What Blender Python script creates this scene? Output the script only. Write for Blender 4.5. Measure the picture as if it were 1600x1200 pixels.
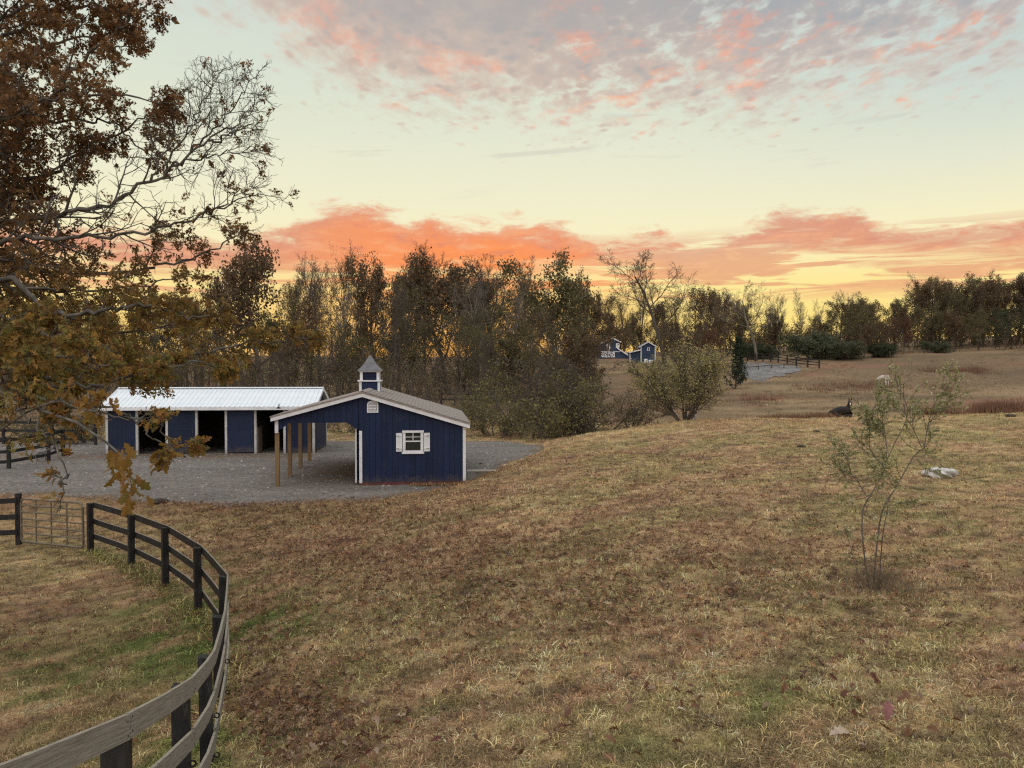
import bpy, bmesh, math, random
import numpy as np
from mathutils import Vector, Matrix

random.seed(7)
rng = np.random.default_rng(11)
PI = math.pi
scene = bpy.context.scene
for _o in list(bpy.data.objects):
    bpy.data.objects.remove(_o)

# ------------------------------------------------------------------ camera
CZ, FPX = 4.3, 1200.0
PITCH = math.atan(28 / 1200)
cam_d = bpy.data.cameras.new('camera')
cam_d.sensor_width = 36
cam_d.lens = 36 * FPX / 1600
cam_d.clip_start = 0.05
cam_d.clip_end = 3000
cam = bpy.data.objects.new('camera', cam_d)
scene.collection.objects.link(cam)
cam.location = (0, 0, CZ)
cam.rotation_euler = (PI / 2 - PITCH, 0, 0)
scene.camera = cam

# ------------------------------------------------------------------ view
scene.render.engine = 'CYCLES'
scene.view_settings.view_transform = 'Standard'
scene.view_settings.look = 'None'
scene.view_settings.gamma = 1
scene.view_settings.use_curve_mapping = False
scene.view_settings.exposure = 0.25
scene.cycles.use_denoising = False
scene.cycles.filter_width = 1.25
scene.cycles.sample_clamp_indirect = 4
scene.cycles.max_bounces = 6
scene.cycles.diffuse_bounces = 3
scene.cycles.transparent_max_bounces = 8


def lin(r, g, b, k=1.0):
    def f(c):
        c = c / 255
        return (c / 12.92 if c <= 0.04045 else ((c + 0.055) / 1.055) ** 2.4) * k
    return (f(r), f(g), f(b), 1)


class NT:
    """small helper to write node trees as formulas"""
    def __init__(self, tree, dims='3D'):
        self.t = tree
        self.dims = dims

    def n(self, typ, **kw):
        nd = self.t.nodes.new(typ)
        for k, v in kw.items():
            setattr(nd, k, v)
        return nd

    def put(self, sock, v):
        if isinstance(v, bpy.types.NodeSocket):
            self.t.links.new(v, sock)
        else:
            sock.default_value = v

    def m(self, op, a, b=None, c=None, clamp=False):
        nd = self.n('ShaderNodeMath', operation=op, use_clamp=clamp)
        self.put(nd.inputs[0], a)
        if b is not None:
            self.put(nd.inputs[1], b)
        if c is not None:
            self.put(nd.inputs[2], c)
        return nd.outputs[0]

    def ss(self, x, a, b, lo=0.0, hi=1.0):
        nd = self.n('ShaderNodeMapRange', interpolation_type='SMOOTHSTEP')
        self.put(nd.inputs[0], x)
        self.put(nd.inputs[1], a)
        self.put(nd.inputs[2], b)
        self.put(nd.inputs[3], lo)
        self.put(nd.inputs[4], hi)
        return nd.outputs[0]

    def noise(self, vec, scale, detail=4.0, rough=0.55, dist=0.0, col=False):
        nd = self.n('ShaderNodeTexNoise', noise_dimensions=self.dims)
        if vec is not None:
            self.put(nd.inputs['Vector'], vec)
        nd.inputs['Scale'].default_value = scale
        nd.inputs['Detail'].default_value = detail
        nd.inputs['Roughness'].default_value = rough
        nd.inputs['Distortion'].default_value = dist
        return nd.outputs['Color' if col else 'Fac']

    def xyz(self, x, y, z=0.0):
        nd = self.n('ShaderNodeCombineXYZ')
        for s, v in zip(nd.inputs, (x, y, z)):
            self.put(s, v)
        return nd.outputs[0]

    def mix(self, f, a, b):
        nd = self.n('ShaderNodeMix', data_type='RGBA')
        self.put(nd.inputs[0], f)
        self.put(nd.inputs[6], a)
        self.put(nd.inputs[7], b)
        return nd.outputs[2]

    def ramp(self, f, stops):
        nd = self.n('ShaderNodeValToRGB')
        self.put(nd.inputs[0], f)
        e = nd.color_ramp.elements
        while len(e) < len(stops):
            e.new(0.5)
        for k, (p, c) in enumerate(stops):
            e[k].position = p
            e[k].color = c
        return nd.outputs[0]

    def curve(self, f, pts):
        nd = self.n('ShaderNodeFloatCurve')
        self.put(nd.inputs['Value'], f)
        c = nd.mapping.curves[0]
        while len(c.points) < len(pts):
            c.points.new(0.5, 0.5)
        for k, (x, y) in enumerate(pts):
            c.points[k].location = (x, y)
            c.points[k].handle_type = 'AUTO_CLAMPED'
        nd.mapping.update()
        return nd.outputs[0]


# ------------------------------------------------------------------ sky
world = bpy.data.worlds.new('World')
scene.world = world
world.use_nodes = True
wt = world.node_tree
wt.nodes.clear()
w = NT(wt, '2D')
world.cycles.sampling_method = 'MANUAL'
world.cycles.sample_map_resolution = 512
gen = w.n('ShaderNodeTexCoord').outputs['Generated']
sp = w.n('ShaderNodeSeparateXYZ')
wt.links.new(gen, sp.inputs[0])
dx, dy, dz = sp.outputs
az = w.m('ARCTAN2', dx, dy)
el = w.m('ARCSINE', dz)
deg = PI / 180
elp = w.m('DIVIDE', w.m('MAXIMUM', el, 0.0), PI / 2)      # 0 horizon .. 1 zenith


def S(d):
    return d / 90.0


front = w.ramp(elp, [(0, lin(255, 196, 110)), (S(3), lin(255, 216, 120)), (S(6), lin(252, 229, 150)), (S(9), lin(249, 238, 190)),
                     (S(13), lin(238, 235, 203)), (S(19), lin(220, 226, 206)), (S(27), lin(203, 214, 208)), (S(50), lin(202, 210, 214)), (1, lin(205, 212, 220))])
back = w.ramp(elp, [(0, lin(208, 186, 190)), (S(8), lin(226, 200, 196)), (S(20), lin(214, 214, 212)), (S(50), lin(206, 212, 218)), (1, lin(205, 212, 220))])
frontness = w.ss(w.m('COSINE', az), -0.2, 0.85)
base = w.mix(frontness, back, front)
# cooler and paler towards the right of the frame, higher up
cool = w.m('MULTIPLY', w.ss(az, 0.05, 0.75), w.ss(el, 8 * deg, 22 * deg))
base = w.mix(w.m('MULTIPLY', cool, 0.8), base, lin(186, 204, 206))
# warm glow at the horizon where the sun is about to rise
glow = w.m('MULTIPLY', w.ss(w.m('ABSOLUTE', w.m('SUBTRACT', az, 0.28)), 0.42, 0.0), w.ss(el, 9 * deg, 2 * deg))
base = w.mix(w.m('MULTIPLY', glow, 0.35), base, lin(255, 236, 130))
glow2 = w.m('MULTIPLY', w.ss(w.m('ABSOLUTE', w.m('ADD', az, 0.08)), 0.34, 0.0), w.ss(el, 9.5 * deg, 3 * deg))
base = w.mix(w.m('MULTIPLY', glow2, 0.75), base, lin(255, 170, 70))


def AZ(px):
    return math.atan((px - 800) / FPX)


def EL(px, py):
    return math.atan2((572 - py) / FPX, math.hypot(1, (px - 800) / FPX))


azn = w.m('MULTIPLY_ADD', az, 1 / 1.6, 0.5, clamp=True)


def azcurve(pts):
    """value(el in rad*2) as a curve over azimuth, from pixel pairs"""
    c = w.curve(azn, [(0.0, EL(*pts[0]) * 2)] + [(AZ(x) / 1.6 + 0.5, EL(x, y) * 2) for x, y in pts] + [(1.0, EL(*pts[-1]) * 2)])
    return w.m('MULTIPLY', c, 0.5)


# low cloud bank above the wood
topc = azcurve([(330, 372), (450, 352), (505, 325), (575, 316), (640, 338), (740, 347), (850, 348), (940, 366), (1020, 370), (1075, 378), (1150, 354), (1220, 338), (1330, 322), (1375, 352), (1440, 352), (1530, 346), (1600, 334), (1700, 338)])
botc = azcurve([(330, 425), (500, 420), (700, 430), (800, 434), (900, 424), (1000, 412), (1080, 404), (1150, 396), (1250, 396), (1350, 404), (1450, 402), (1550, 398), (1700, 396)])
v1 = w.xyz(w.m('MULTIPLY_ADD', az, 9.0, 31.7), w.m('MULTIPLY', el, 24.0))
n1 = w.noise(v1, 1.6, 8, 0.62, 0.35)
n7 = w.noise(w.xyz(w.m('MULTIPLY_ADD', az, 10.0, 13.3), w.m('MULTIPLY', el, 40.0)), 2.0, 7, 0.65, 0.3)
v2 = w.xyz(w.m('MULTIPLY_ADD', az, 4.0, 55.1), w.m('MULTIPLY', el, 34.0))
n2 = w.noise(v2, 1.7, 6, 0.6, 0.5)
top_d = w.m('SUBTRACT', w.m('MULTIPLY_ADD', w.m('SUBTRACT', n1, 0.5), 0.062, topc), el)
m_top = w.ss(w.m('MULTIPLY_ADD', w.m('SUBTRACT', n7, 0.5), 0.035, top_d), -0.004, 0.020)
m_bot = w.ss(w.m('MULTIPLY_ADD', w.m('SUBTRACT', n2, 0.5), 0.075, w.m('SUBTRACT', el, botc)), -0.012, 0.02)
bank = w.m('MULTIPLY', m_top, m_bot)
# thin streaks under the bank
v3 = w.xyz(w.m('MULTIPLY_ADD', az, 3.2, 72.2), w.m('MULTIPLY', el, 52.0))
n3 = w.noise(v3, 1.5, 6, 0.58, 0.4)
band = w.m('MULTIPLY', w.ss(el, 4.2 * deg, 5.6 * deg), w.ss(el, 10.2 * deg, 8.0 * deg))
streak = w.m('MULTIPLY', w.ss(n3, 0.46, 0.56), band)
low = w.m('MAXIMUM', bank, w.m('MULTIPLY', streak, 0.8))
heart = w.ss(w.m('ABSOLUTE', w.m('ADD', az, 0.05)), 0.34, 0.02)
bankcol = w.mix(heart, lin(226, 146, 106), lin(255, 136, 50))
bankcol = w.mix(w.ss(top_d, 0.05, 0.0, 0.0, 0.55), bankcol, lin(206, 140, 122))     # mauve upper edge
bankcol = w.mix(w.ss(n7, 0.48, 0.70, 0.0, 0.5), bankcol, lin(250, 176, 122))
bankcol = w.mix(w.ss(n7, 0.46, 0.28, 0.0, 0.5), bankcol, lin(206, 116, 92))
sky = w.mix(w.m('MULTIPLY', low, 0.93), base, bankcol)

# rippled cloud deck higher up, thinned out of view overhead to brighten the ground
zc = w.m('MAXIMUM', dz, 0.06)
pl = w.xyz(w.m('DIVIDE', dx, zc), w.m('DIVIDE', dy, zc), 0.0)
wob = w.noise(pl, 1.1, 3, 0.5, 0.0, True)
warp = w.n('ShaderNodeVectorMath', operation='MULTIPLY_ADD')
wt.links.new(wob, warp.inputs[0])
warp.inputs[1].default_value = (0.16, 0.16, 0)
wt.links.new(pl, warp.inputs[2])
rot = w.n('ShaderNodeMapping')
wt.links.new(warp.outputs[0], rot.inputs[0])
rot.inputs['Rotation'].default_value = (0, 0, 0.5)
rot.inputs['Scale'].default_value = (1.35, 0.85, 1)
nb = w.noise(rot.outputs[0], 0.9, 4, 0.55)
nc = w.noise(rot.outputs[0], 7.0, 7, 0.62, 0.12)
edge = azcurve([(150, 0), (330, 20), (450, 90), (540, 160), (600, 182), (700, 192), (800, 194), (900, 214), (980, 200), (1100, 190), (1190, 204), (1260, 178), (1400, 160), (1500, 138), (1600, 112), (1750, 100)])
vo = w.n('ShaderNodeTexVoronoi', feature='F1', voronoi_dimensions='2D')
wt.links.new(rot.outputs[0], vo.inputs['Vector'])
vo.inputs['Scale'].default_value = 8.0
vo.inputs['Detail'].default_value = 1.0
vo.inputs['Roughness'].default_value = 0.6
puff = w.ss(vo.outputs['Distance'], 0.62, 0.12)
nc = w.m('MULTIPLY_ADD', w.m('SUBTRACT', puff, 0.45), 0.24, nc)
ed = w.m('MULTIPLY_ADD', w.m('SUBTRACT', nc, 0.5), 0.16, w.m('SUBTRACT', el, edge))
m_deck = w.ss(ed, -0.03, 0.06)
sheet = w.m('MULTIPLY', w.ss(w.m('ABSOLUTE', w.m('ADD', az, 0.06)), 0.26, 0.02), w.ss(el, 18 * deg, 25 * deg))
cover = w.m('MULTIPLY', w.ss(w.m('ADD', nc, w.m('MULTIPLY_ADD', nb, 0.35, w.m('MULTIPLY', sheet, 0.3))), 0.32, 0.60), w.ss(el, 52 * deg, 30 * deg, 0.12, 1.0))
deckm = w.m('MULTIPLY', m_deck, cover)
deckcol = w.mix(w.ss(az, 0.0, 0.45), lin(172, 163, 160), lin(162, 164, 168))
n5 = w.noise(rot.outputs[0], 3.8, 6, 0.68, 0.1)
lowfire = w.ss(el, 29 * deg, 17 * deg, 0.25, 1.0)
deckcol = w.mix(w.m('MULTIPLY', w.m('MULTIPLY', w.ss(n5, 0.50, 0.69), w.m('MULTIPLY', lowfire, w.m('SUBTRACT', 1.0, w.m('MULTIPLY', sheet, 0.6)))), frontness), deckcol, lin(246, 150, 112))
deckcol = w.mix(w.m('MULTIPLY', w.ss(ed, 0.14, 0.0), 0.5), deckcol, lin(246, 206, 176))
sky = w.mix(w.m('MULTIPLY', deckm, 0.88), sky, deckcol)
# a few grey wisps
v6 = w.xyz(w.m('MULTIPLY_ADD', az, 5.0, w.m('MULTIPLY', el, -9.0)), w.m('MULTIPLY', el, 30.0))
n6 = w.noise(v6, 1.2, 6, 0.55, 0.3)
wisp = w.m('MULTIPLY', w.ss(n6, 0.60, 0.74), w.m('MULTIPLY', w.ss(el, 11 * deg, 15 * deg), w.ss(el, 22 * deg, 17 * deg)))
sky = w.mix(w.m('MULTIPLY', wisp, 0.3), sky, lin(190, 180, 172))

nish = w.n('ShaderNodeTexSky', sky_type='NISHITA', sun_disc=False)
SUN_EL, SUN_AZ = math.radians(58), math.radians(195)   # broad soft light of the paling sky, the sun itself is still down
nish.sun_elevation = SUN_EL
nish.sun_rotation = SUN_AZ
bg1 = w.n('ShaderNodeBackground')
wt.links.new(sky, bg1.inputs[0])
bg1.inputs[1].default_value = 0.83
bg2 = w.n('ShaderNodeBackground')
wt.links.new(nish.outputs[0], bg2.inputs[0])
bg2.inputs[1].default_value = 0.006
ad = w.n('ShaderNodeAddShader')
wt.links.new(bg1.outputs[0], ad.inputs[0])
wt.links.new(bg2.outputs[0], ad.inputs[1])
wo = w.n('ShaderNodeOutputWorld')
wt.links.new(ad.outputs[0], wo.inputs[0])

sun_d = bpy.data.lights.new('sun', 'SUN')
sun_d.energy = 1.5
sun_d.angle = math.radians(110)
sun_d.color = (1.0, 0.96, 0.91)
sun = bpy.data.objects.new('sun', sun_d)
scene.collection.objects.link(sun)
sd = Vector((math.sin(SUN_AZ) * math.cos(SUN_EL), math.cos(SUN_AZ) * math.cos(SUN_EL), math.sin(SUN_EL)))
sun.rotation_euler = sd.to_track_quat('Z', 'Y').to_euler()
sun.location = (0, 60, 40)

# ------------------------------------------------------------------ helpers
RIGHT = np.array([1.0, 0, 0])
UPV = np.array([0, math.sin(PITCH), math.cos(PITCH)])
FWD = np.array([0, math.cos(PITCH), -math.sin(PITCH)])


def at(px, py, d):
    """world point seen at a pixel of the 1600x1200 photograph at forward distance d"""
    v = RIGHT * ((px - 800) / FPX) - UPV * ((py - 600) / FPX) + FWD
    v = v * (d / v[1])
    return np.array([v[0], v[1], v[2] + CZ])


def hash2(ix, iy, seed):
    h = (ix.astype(np.int64) * 374761393 + iy.astype(np.int64) * 668265263 + seed * 1442695041) & 0x7fffffff
    h = ((h ^ (h >> 13)) * 1274126177) & 0x7fffffff
    h = h ^ (h >> 16)
    return (h & 0xffff) / 65535.0


def vnoise(x, y, seed=0):
    x = np.asarray(x, float)
    y = np.asarray(y, float)
    ix = np.floor(x)
    iy = np.floor(y)
    fx = x - ix
    fy = y - iy
    fx = fx * fx * (3 - 2 * fx)
    fy = fy * fy * (3 - 2 * fy)
    a = hash2(ix, iy, seed)
    b = hash2(ix + 1, iy, seed)
    c = hash2(ix, iy + 1, seed)
    d = hash2(ix + 1, iy + 1, seed)
    return (a * (1 - fx) + b * fx) * (1 - fy) + (c * (1 - fx) + d * fx) * fy


def fbm(x, y, sc, seed=0, octv=4):
    s = 0.0
    a = 0.5
    t = 0.0
    for k in range(octv):
        s = s + a * vnoise(np.asarray(x) * sc + 17.3 * k, np.asarray(y) * sc - 9.1 * k, seed + k)
        t += a
        a *= 0.55
        sc *= 2.03
    return s / t


def sstep(x, a, b):
    t = np.clip((np.asarray(x, float) - a) / (b - a), 0, 1)
    return t * t * (3 - 2 * t)


# ------------------------------------------------------------------ terrain height
CP = []
for px, d, z in [(138, 19.5, -.5), (202, 18, -.44), (255, 16.3, -.37), (306, 14.3, -.3), (345, 12.1, -.22), (338, 9.9, -.1), (318, 7.8, .15), (280, 6, .6), (170, 4.2, 1.08)]:
    CP.append(((px - 800) / FPX * d, d, z))
CP += [(-14, 18, -.6), (-10, 12, -.5), (-7, 9, -.3), (-6, 6, .3), (-5, 4, .9), (-25, 14, -.6), (-2.2, 2, 1.68), (0, 0, 2.4), (0, 4, 1.42), (0, 7, .88), (5, 4, 1.6), (5, 8, 1.0),
       (0, 10, .72), (0, 15, .66), (0, 20, .72), (-.4, 25, .55), (5, 10.5, .92), (5, 15, .9), (5, 22, .95), (6, 28, 1.0), (10, 6, 1.35), (10, 15, 1.0), (20, 25, 1.02), (20, 40, 1.05), (25, 8, 1.5), (40, 20, 1.4),
       (-3.5, 20, .1), (-3.5, 14, .12), (-2.5, 10, .35), (-6.5, 20, -.15)]
for px, py, d in [(830, 705, 33), (920, 683, 37), (1080, 657, 45), (1340, 652, 52), (1600, 642, 55), (1100, 641, 75), (1340, 645, 75), (1450, 640, 78), (1200, 597, 110), (1210, 573, 126), (1600, 545, 150), (1400, 557, 140),
                  (1270, 575, 128), (1383, 603, 107), (1550, 600, 104), (1000, 566, 180), (955, 560, 190), (950, 590, 130), (900, 622, 92), (640, 612, 100), (1090, 600, 112), (1700, 540, 150), (1700, 600, 100)]:
    CP.append(tuple(at(px, py, d)))
CP += [(12, 54, .1), (26, 62, -.5), (40, 66, -.4), (2.5, 46, -.1), (-2, 46, -.1), (-25, 100, 1.2), (-60, 100, 1.8), (-60, 60, .4), (-40, 50, .05), (-20, 55, .05), (-5, 60, .3), (-150, 150, 5), (-150, 300, 9), (0, 320, 8),
       (150, 300, 14), (150, 150, 11), (90, 40, 1.8), (0, -20, 3), (-40, -20, 1), (40, -20, 2.5), (-60, 20, -.3), (-150, 30, 1), (150, 20, 3)]
CP = np.array(CP)


def tpsU(r2):
    return np.where(r2 > 1e-9, r2 * np.log(np.maximum(r2, 1e-9)), 0)


_n = len(CP)
_A = np.zeros((_n + 3, _n + 3))
_sc = 20.0
_c = CP[:, :2] / _sc
_A[:_n, :_n] = tpsU(((_c[:, None] - _c[None]) ** 2).sum(-1)) + np.eye(_n) * 0.002
_A[:_n, _n] = 1
_A[:_n, _n + 1:] = _c
_A[_n, :_n] = 1
_A[_n + 1:, :_n] = _c.T
_W = np.linalg.solve(_A, np.concatenate([CP[:, 2], np.zeros(3)]))

PAD = np.array([(-34, 27.5), (-24, 26.6), (-17.4, 26.0), (-13.6, 25.0), (-9.9, 23.8), (-7.5, 23.6), (-5.7, 24.3), (-4.1, 24.7), (-2.7, 26.6), (-1.5, 28.6), (-.85, 31.6), (.5, 35), (1.3, 37.5), (1.9, 41.3),
                (-.5, 43.6), (-2.4, 43.9), (-5.8, 43.9), (-10.9, 44.2), (-22, 44), (-34, 42)])


def pad_sd(x, y):
    """signed distance to the gravel outline, positive inside"""
    x = np.asarray(x, float)
    y = np.asarray(y, float)
    d2 = np.full(x.shape, 1e9)
    ins = np.zeros(x.shape, bool)
    for k in range(len(PAD)):
        ax, ay = PAD[k]
        bx, by = PAD[(k + 1) % len(PAD)]
        ex, ey = bx - ax, by - ay
        t = np.clip(((x - ax) * ex + (y - ay) * ey) / (ex * ex + ey * ey), 0, 1)
        d2 = np.minimum(d2, (x - ax - t * ex) ** 2 + (y - ay - t * ey) ** 2)
        c = ((ay > y) != (by > y)) & (x < ex * (y - ay) / (ey if abs(ey) > 1e-9 else 1e-9) + ax)
        ins ^= c
    return np.where(ins, 1, -1) * np.sqrt(d2)


def H(x, y):
    x = np.atleast_1d(np.asarray(x, float))
    y = np.atleast_1d(np.asarray(y, float))
    cx = np.clip(x, -170, 170) / _sc
    cy = np.clip(y, -25, 330) / _sc
    z = np.zeros(x.shape)
    for k in range(_n):
        z += _W[k] * tpsU((cx - _c[k, 0]) ** 2 + (cy - _c[k, 1]) ** 2)
    z += _W[_n] + _W[_n + 1] * cx + _W[_n + 2] * cy
    pm = sstep(pad_sd(x, y), -2.2, 0.3)
    z = z * (1 - pm)
    b = (fbm(x, y, .55, 3, 3) - .5) * .16 + (fbm(x, y, 2.4, 5, 3) - .5) * .055
    return z + b * (1 - .93 * sstep(pad_sd(x, y), -1.0, 0.4))


def h1(x, y):
    return float(H(x, y)[0])


def ray_ground(px, py, d0=4.0, d1=260.0):
    ds = np.geomspace(d0, d1, 500)
    P = np.array([at(px, py, 1.0)]) - np.array([[0, 0, CZ]])
    xs, ys, zs = P[0, 0] * ds, ds, CZ + P[0, 2] * ds
    below = np.nonzero(zs < H(xs, ys))[0]
    k = below[0] if len(below) else len(ds) - 1
    return np.array([xs[k], ys[k], h1(xs[k], ys[k])])


# ------------------------------------------------------------------ object helpers
COL = scene.collection


def tag(o, label=None, cat=None, group=None, kind=None):
    if label:
        o['label'] = label
    if cat:
        o['category'] = cat
    if group:
        o['group'] = group
    if kind:
        o['kind'] = kind
    return o


def thing(name, label, cat, loc=(0, 0, 0), rz=0.0, group=None):
    o = bpy.data.objects.new(name, None)
    o.empty_display_size = 0.2
    COL.objects.link(o)
    o.location = loc
    o.rotation_euler = (0, 0, rz)
    return tag(o, label, cat, group)


def link(name, me, parent=None, loc=(0, 0, 0), rot=(0, 0, 0), sc=(1, 1, 1)):
    o = bpy.data.objects.new(name, me)
    COL.objects.link(o)
    o.parent = parent
    o.location = loc
    o.rotation_euler = rot
    o.scale = sc
    return o


def mesh_np(name, verts, faces, mats, tint=None, smooth=False, midx=None):
    """verts Nx3, faces MxK (all the same K)"""
    verts = np.asarray(verts, np.float32)
    faces = np.asarray(faces, np.int32)
    me = bpy.data.meshes.new(name)
    me.vertices.add(len(verts))
    me.vertices.foreach_set('co', verts.ravel())
    k = faces.shape[1]
    me.loops.add(faces.size)
    me.loops.foreach_set('vertex_index', faces.ravel())
    me.polygons.add(len(faces))
    me.polygons.foreach_set('loop_start', np.arange(0, faces.size, k, dtype=np.int32))
    me.polygons.foreach_set('loop_total', np.full(len(faces), k, np.int32))
    if midx is not None:
        me.polygons.foreach_set('material_index', np.asarray(midx, np.int32))
    me.polygons.foreach_set('use_smooth', np.full(len(faces), smooth, bool))
    for m_ in (mats if isinstance(mats, (list, tuple)) else [mats]):
        me.materials.append(m_)
    if tint is not None:
        a = me.attributes.new('tint', 'FLOAT_COLOR', 'POINT')
        t = np.ones((len(verts), 4), np.float32)
        t[:, :3] = tint
        a.data.foreach_set('color', t.ravel())
    me.update(calc_edges=True)
    return me


class MB:
    """collects boxes, prisms and tubes into one mesh"""
    def __init__(self):
        self.v, self.f, self.mi = [], [], []

    def add(self, vs, fs, mi=0):
        o = len(self.v)
        self.v += [tuple(map(float, p)) for p in vs]
        self.f += [[i + o for i in f] for f in fs]
        self.mi += [mi] * len(fs)
        return self

    def hexa(self, c8, mi=0, fmi=None):
        fs = [(0, 3, 2, 1), (4, 5, 6, 7), (0, 1, 5, 4), (1, 2, 6, 5), (2, 3, 7, 6), (3, 0, 4, 7)]
        o = len(self.v)
        self.add(c8, fs, mi)
        if fmi:
            for k, m_ in fmi.items():
                self.mi[len(self.mi) - 6 + k] = m_
        return self

    def box(self, x0, x1, y0, y1, z0, z1, mi=0):
        return self.hexa([(x0, y0, z0), (x1, y0, z0), (x1, y1, z0), (x0, y1, z0), (x0, y0, z1), (x1, y0, z1), (x1, y1, z1), (x0, y1, z1)], mi)

    def prism(self, poly, y0, y1, mi=0):
        """polygon in x,z (counter-clockwise seen from -y) extruded along y"""
        n = len(poly)
        vs = [(x, y0, z) for x, z in poly] + [(x, y1, z) for x, z in poly]
        fs = [tuple(range(n)), tuple(range(2 * n - 1, n - 1, -1))]
        fs += [(i, i + n, (i + 1) % n + n, (i + 1) % n) for i in range(n)]
        return self.add(vs, fs, mi)

    def beam(self, a, b, w_, h_, up=(0, 0, 1), mi=0):
        a, b, up = Vector(a), Vector(b), Vector(up)
        d = (b - a).normalized()
        s = d.cross(up).normalized()
        u = s.cross(d)
        s, u = s * w_ / 2, u * h_ / 2
        return self.hexa([a - s - u, a + s - u, b + s - u, b - s - u, a - s + u, a + s + u, b + s + u, b - s + u], mi)

    def tube(self, pts, radii, n=6, mi=0, caps=True):
        v, f = tube_np(np.asarray(pts, float), np.asarray(radii, float), n)
        o = len(self.v)
        self.v += [tuple(p) for p in v.tolist()]
        self.f += [[i + o for i in q] for q in f.tolist()]
        self.mi += [mi] * len(f)
        if caps:
            m_ = len(pts)
            self.f += [[o + i for i in range(n)][::-1], [o + (m_ - 1) * n + i for i in range(n)]]
            self.mi += [mi, mi]
        return self

    def mesh(self, name, mats, smooth=False):
        me = bpy.data.meshes.new(name)
        me.from_pydata(self.v, [], self.f)
        for m_ in (mats if isinstance(mats, (list, tuple)) else [mats]):
            me.materials.append(m_)
        me.polygons.foreach_set('material_index', np.asarray(self.mi, np.int32))
        me.polygons.foreach_set('use_smooth', np.full(len(self.f), smooth, bool))
        me.update()
        bm = bmesh.new()
        bm.from_mesh(me)
        bmesh.ops.recalc_face_normals(bm, faces=bm.faces)
        bm.to_mesh(me)
        bm.free()
        return me

    def build(self, name, mats, parent=None, smooth=False, **kw):
        return link(name, self.mesh(name, mats, smooth), parent, **kw)


def tube_np(P, R, n):
    m_ = len(P)
    T = np.empty_like(P)
    T[1:-1] = P[2:] - P[:-2]
    T[0] = P[1] - P[0]
    T[-1] = P[-1] - P[-2]
    T /= np.linalg.norm(T, axis=1, keepdims=True) + 1e-9
    ref = np.array([0.13, 0.31, 1.0]) if abs(T[0, 2]) < 0.9 else np.array([1.0, 0.2, 0.1])
    A = np.cross(T, ref)
    A /= np.linalg.norm(A, axis=1, keepdims=True) + 1e-9
    B = np.cross(T, A)
    th = np.arange(n) * 2 * PI / n
    V = P[:, None] + R[:, None, None] * (np.cos(th)[None, :, None] * A[:, None] + np.sin(th)[None, :, None] * B[:, None])
    i = np.arange(m_ - 1)[:, None] * n
    k = np.arange(n)[None]
    k2 = (k + 1) % n
    F = np.stack([i + k, i + k2, i + n + k2, i + n + k], -1).reshape(-1, 4)
    return V.reshape(-1, 3), F


class TB:
    """collects many tubes as arrays"""
    def __init__(self):
        self.V, self.F, self.n = [], [], 0

    def tube(self, P, R, n):
        v, f = tube_np(np.asarray(P, float), np.asarray(R, float), n)
        self.V.append(v)
        self.F.append(f + self.n)
        self.n += len(v)

    def mesh(self, name, mat, smooth=True):
        return mesh_np(name, np.concatenate(self.V), np.concatenate(self.F), mat, smooth=smooth)


# ------------------------------------------------------------------ materials
def add_dirt(m_, top=.5, amount=.55, vary=.22):
    """mud splashed on the foot of a wall, and a slightly different tone for each board"""
    nt = m_.node_tree
    t = NT(nt)
    b = nt.nodes['Principled BSDF']
    col = b.inputs['Base Color'].links[0].from_socket
    oc = t.n('ShaderNodeTexCoord').outputs['Object']
    s_ = t.n('ShaderNodeSeparateXYZ')
    nt.links.new(oc, s_.inputs[0])
    r_ = t.n('ShaderNodeObjectInfo').outputs['Random']
    v_ = t.m('MULTIPLY_ADD', r_, vary, 1 - vary / 2)
    vm = t.n('ShaderNodeVectorMath', operation='SCALE')
    nt.links.new(col, vm.inputs[0])
    nt.links.new(v_, vm.inputs['Scale'])
    n_ = t.noise(oc, 5.0, 6, .65)
    f_ = t.ss(t.m('MULTIPLY_ADD', t.m('SUBTRACT', n_, .5), .9, s_.outputs[2]), top, 0.0, 0.0, amount)
    st = t.noise(oc, 2.2, 5, .6)
    f_ = t.m('MAXIMUM', f_, t.ss(st, .56, .8, 0.0, .16))
    nt.links.new(t.mix(f_, vm.outputs[0], (.15, .115, .085, 1)), b.inputs['Base Color'])


def mat(name, c1, c2=None, rough=0.8, scale=4.0, stretch=(1, 1, 1), bump=0.0, bscale=40.0, metal=0.0, spec=0.3, coord='Object', c3=None, detail=5):
    m_ = bpy.data.materials.new(name)
    m_.use_nodes = True
    t = NT(m_.node_tree)
    b = m_.node_tree.nodes['Principled BSDF']
    b.inputs['Roughness'].default_value = rough
    b.inputs['Metallic'].default_value = metal
    b.inputs['Specular IOR Level'].default_value = spec
    tc = t.n('ShaderNodeTexCoord').outputs[coord]
    mp = t.n('ShaderNodeMapping')
    m_.node_tree.links.new(tc, mp.inputs[0])
    mp.inputs['Scale'].default_value = stretch
    v = mp.outputs[0]
    c1 = tuple(c1) + (1,)
    if c2 is not None:
        c2 = tuple(c2) + (1,)
        col = t.mix(t.ss(t.noise(v, scale, detail, 0.6), 0.35, 0.65), c1, c2)
        if c3 is not None:
            col = t.mix(t.ss(t.noise(v, scale * 2.7, 4, 0.6), 0.55, 0.72), col, tuple(c3) + (1,))
        m_.node_tree.links.new(col, b.inputs['Base Color'])
    else:
        b.inputs['Base Color'].default_value = c1
    if bump:
        bp = t.n('ShaderNodeBump')
        bp.inputs['Strength'].default_value = bump
        bp.inputs['Distance'].default_value = 0.02
        m_.node_tree.links.new(t.noise(v, bscale, 5, 0.6), bp.inputs['Height'])
        m_.node_tree.links.new(bp.outputs[0], b.inputs['Normal'])
    return m_


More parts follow.
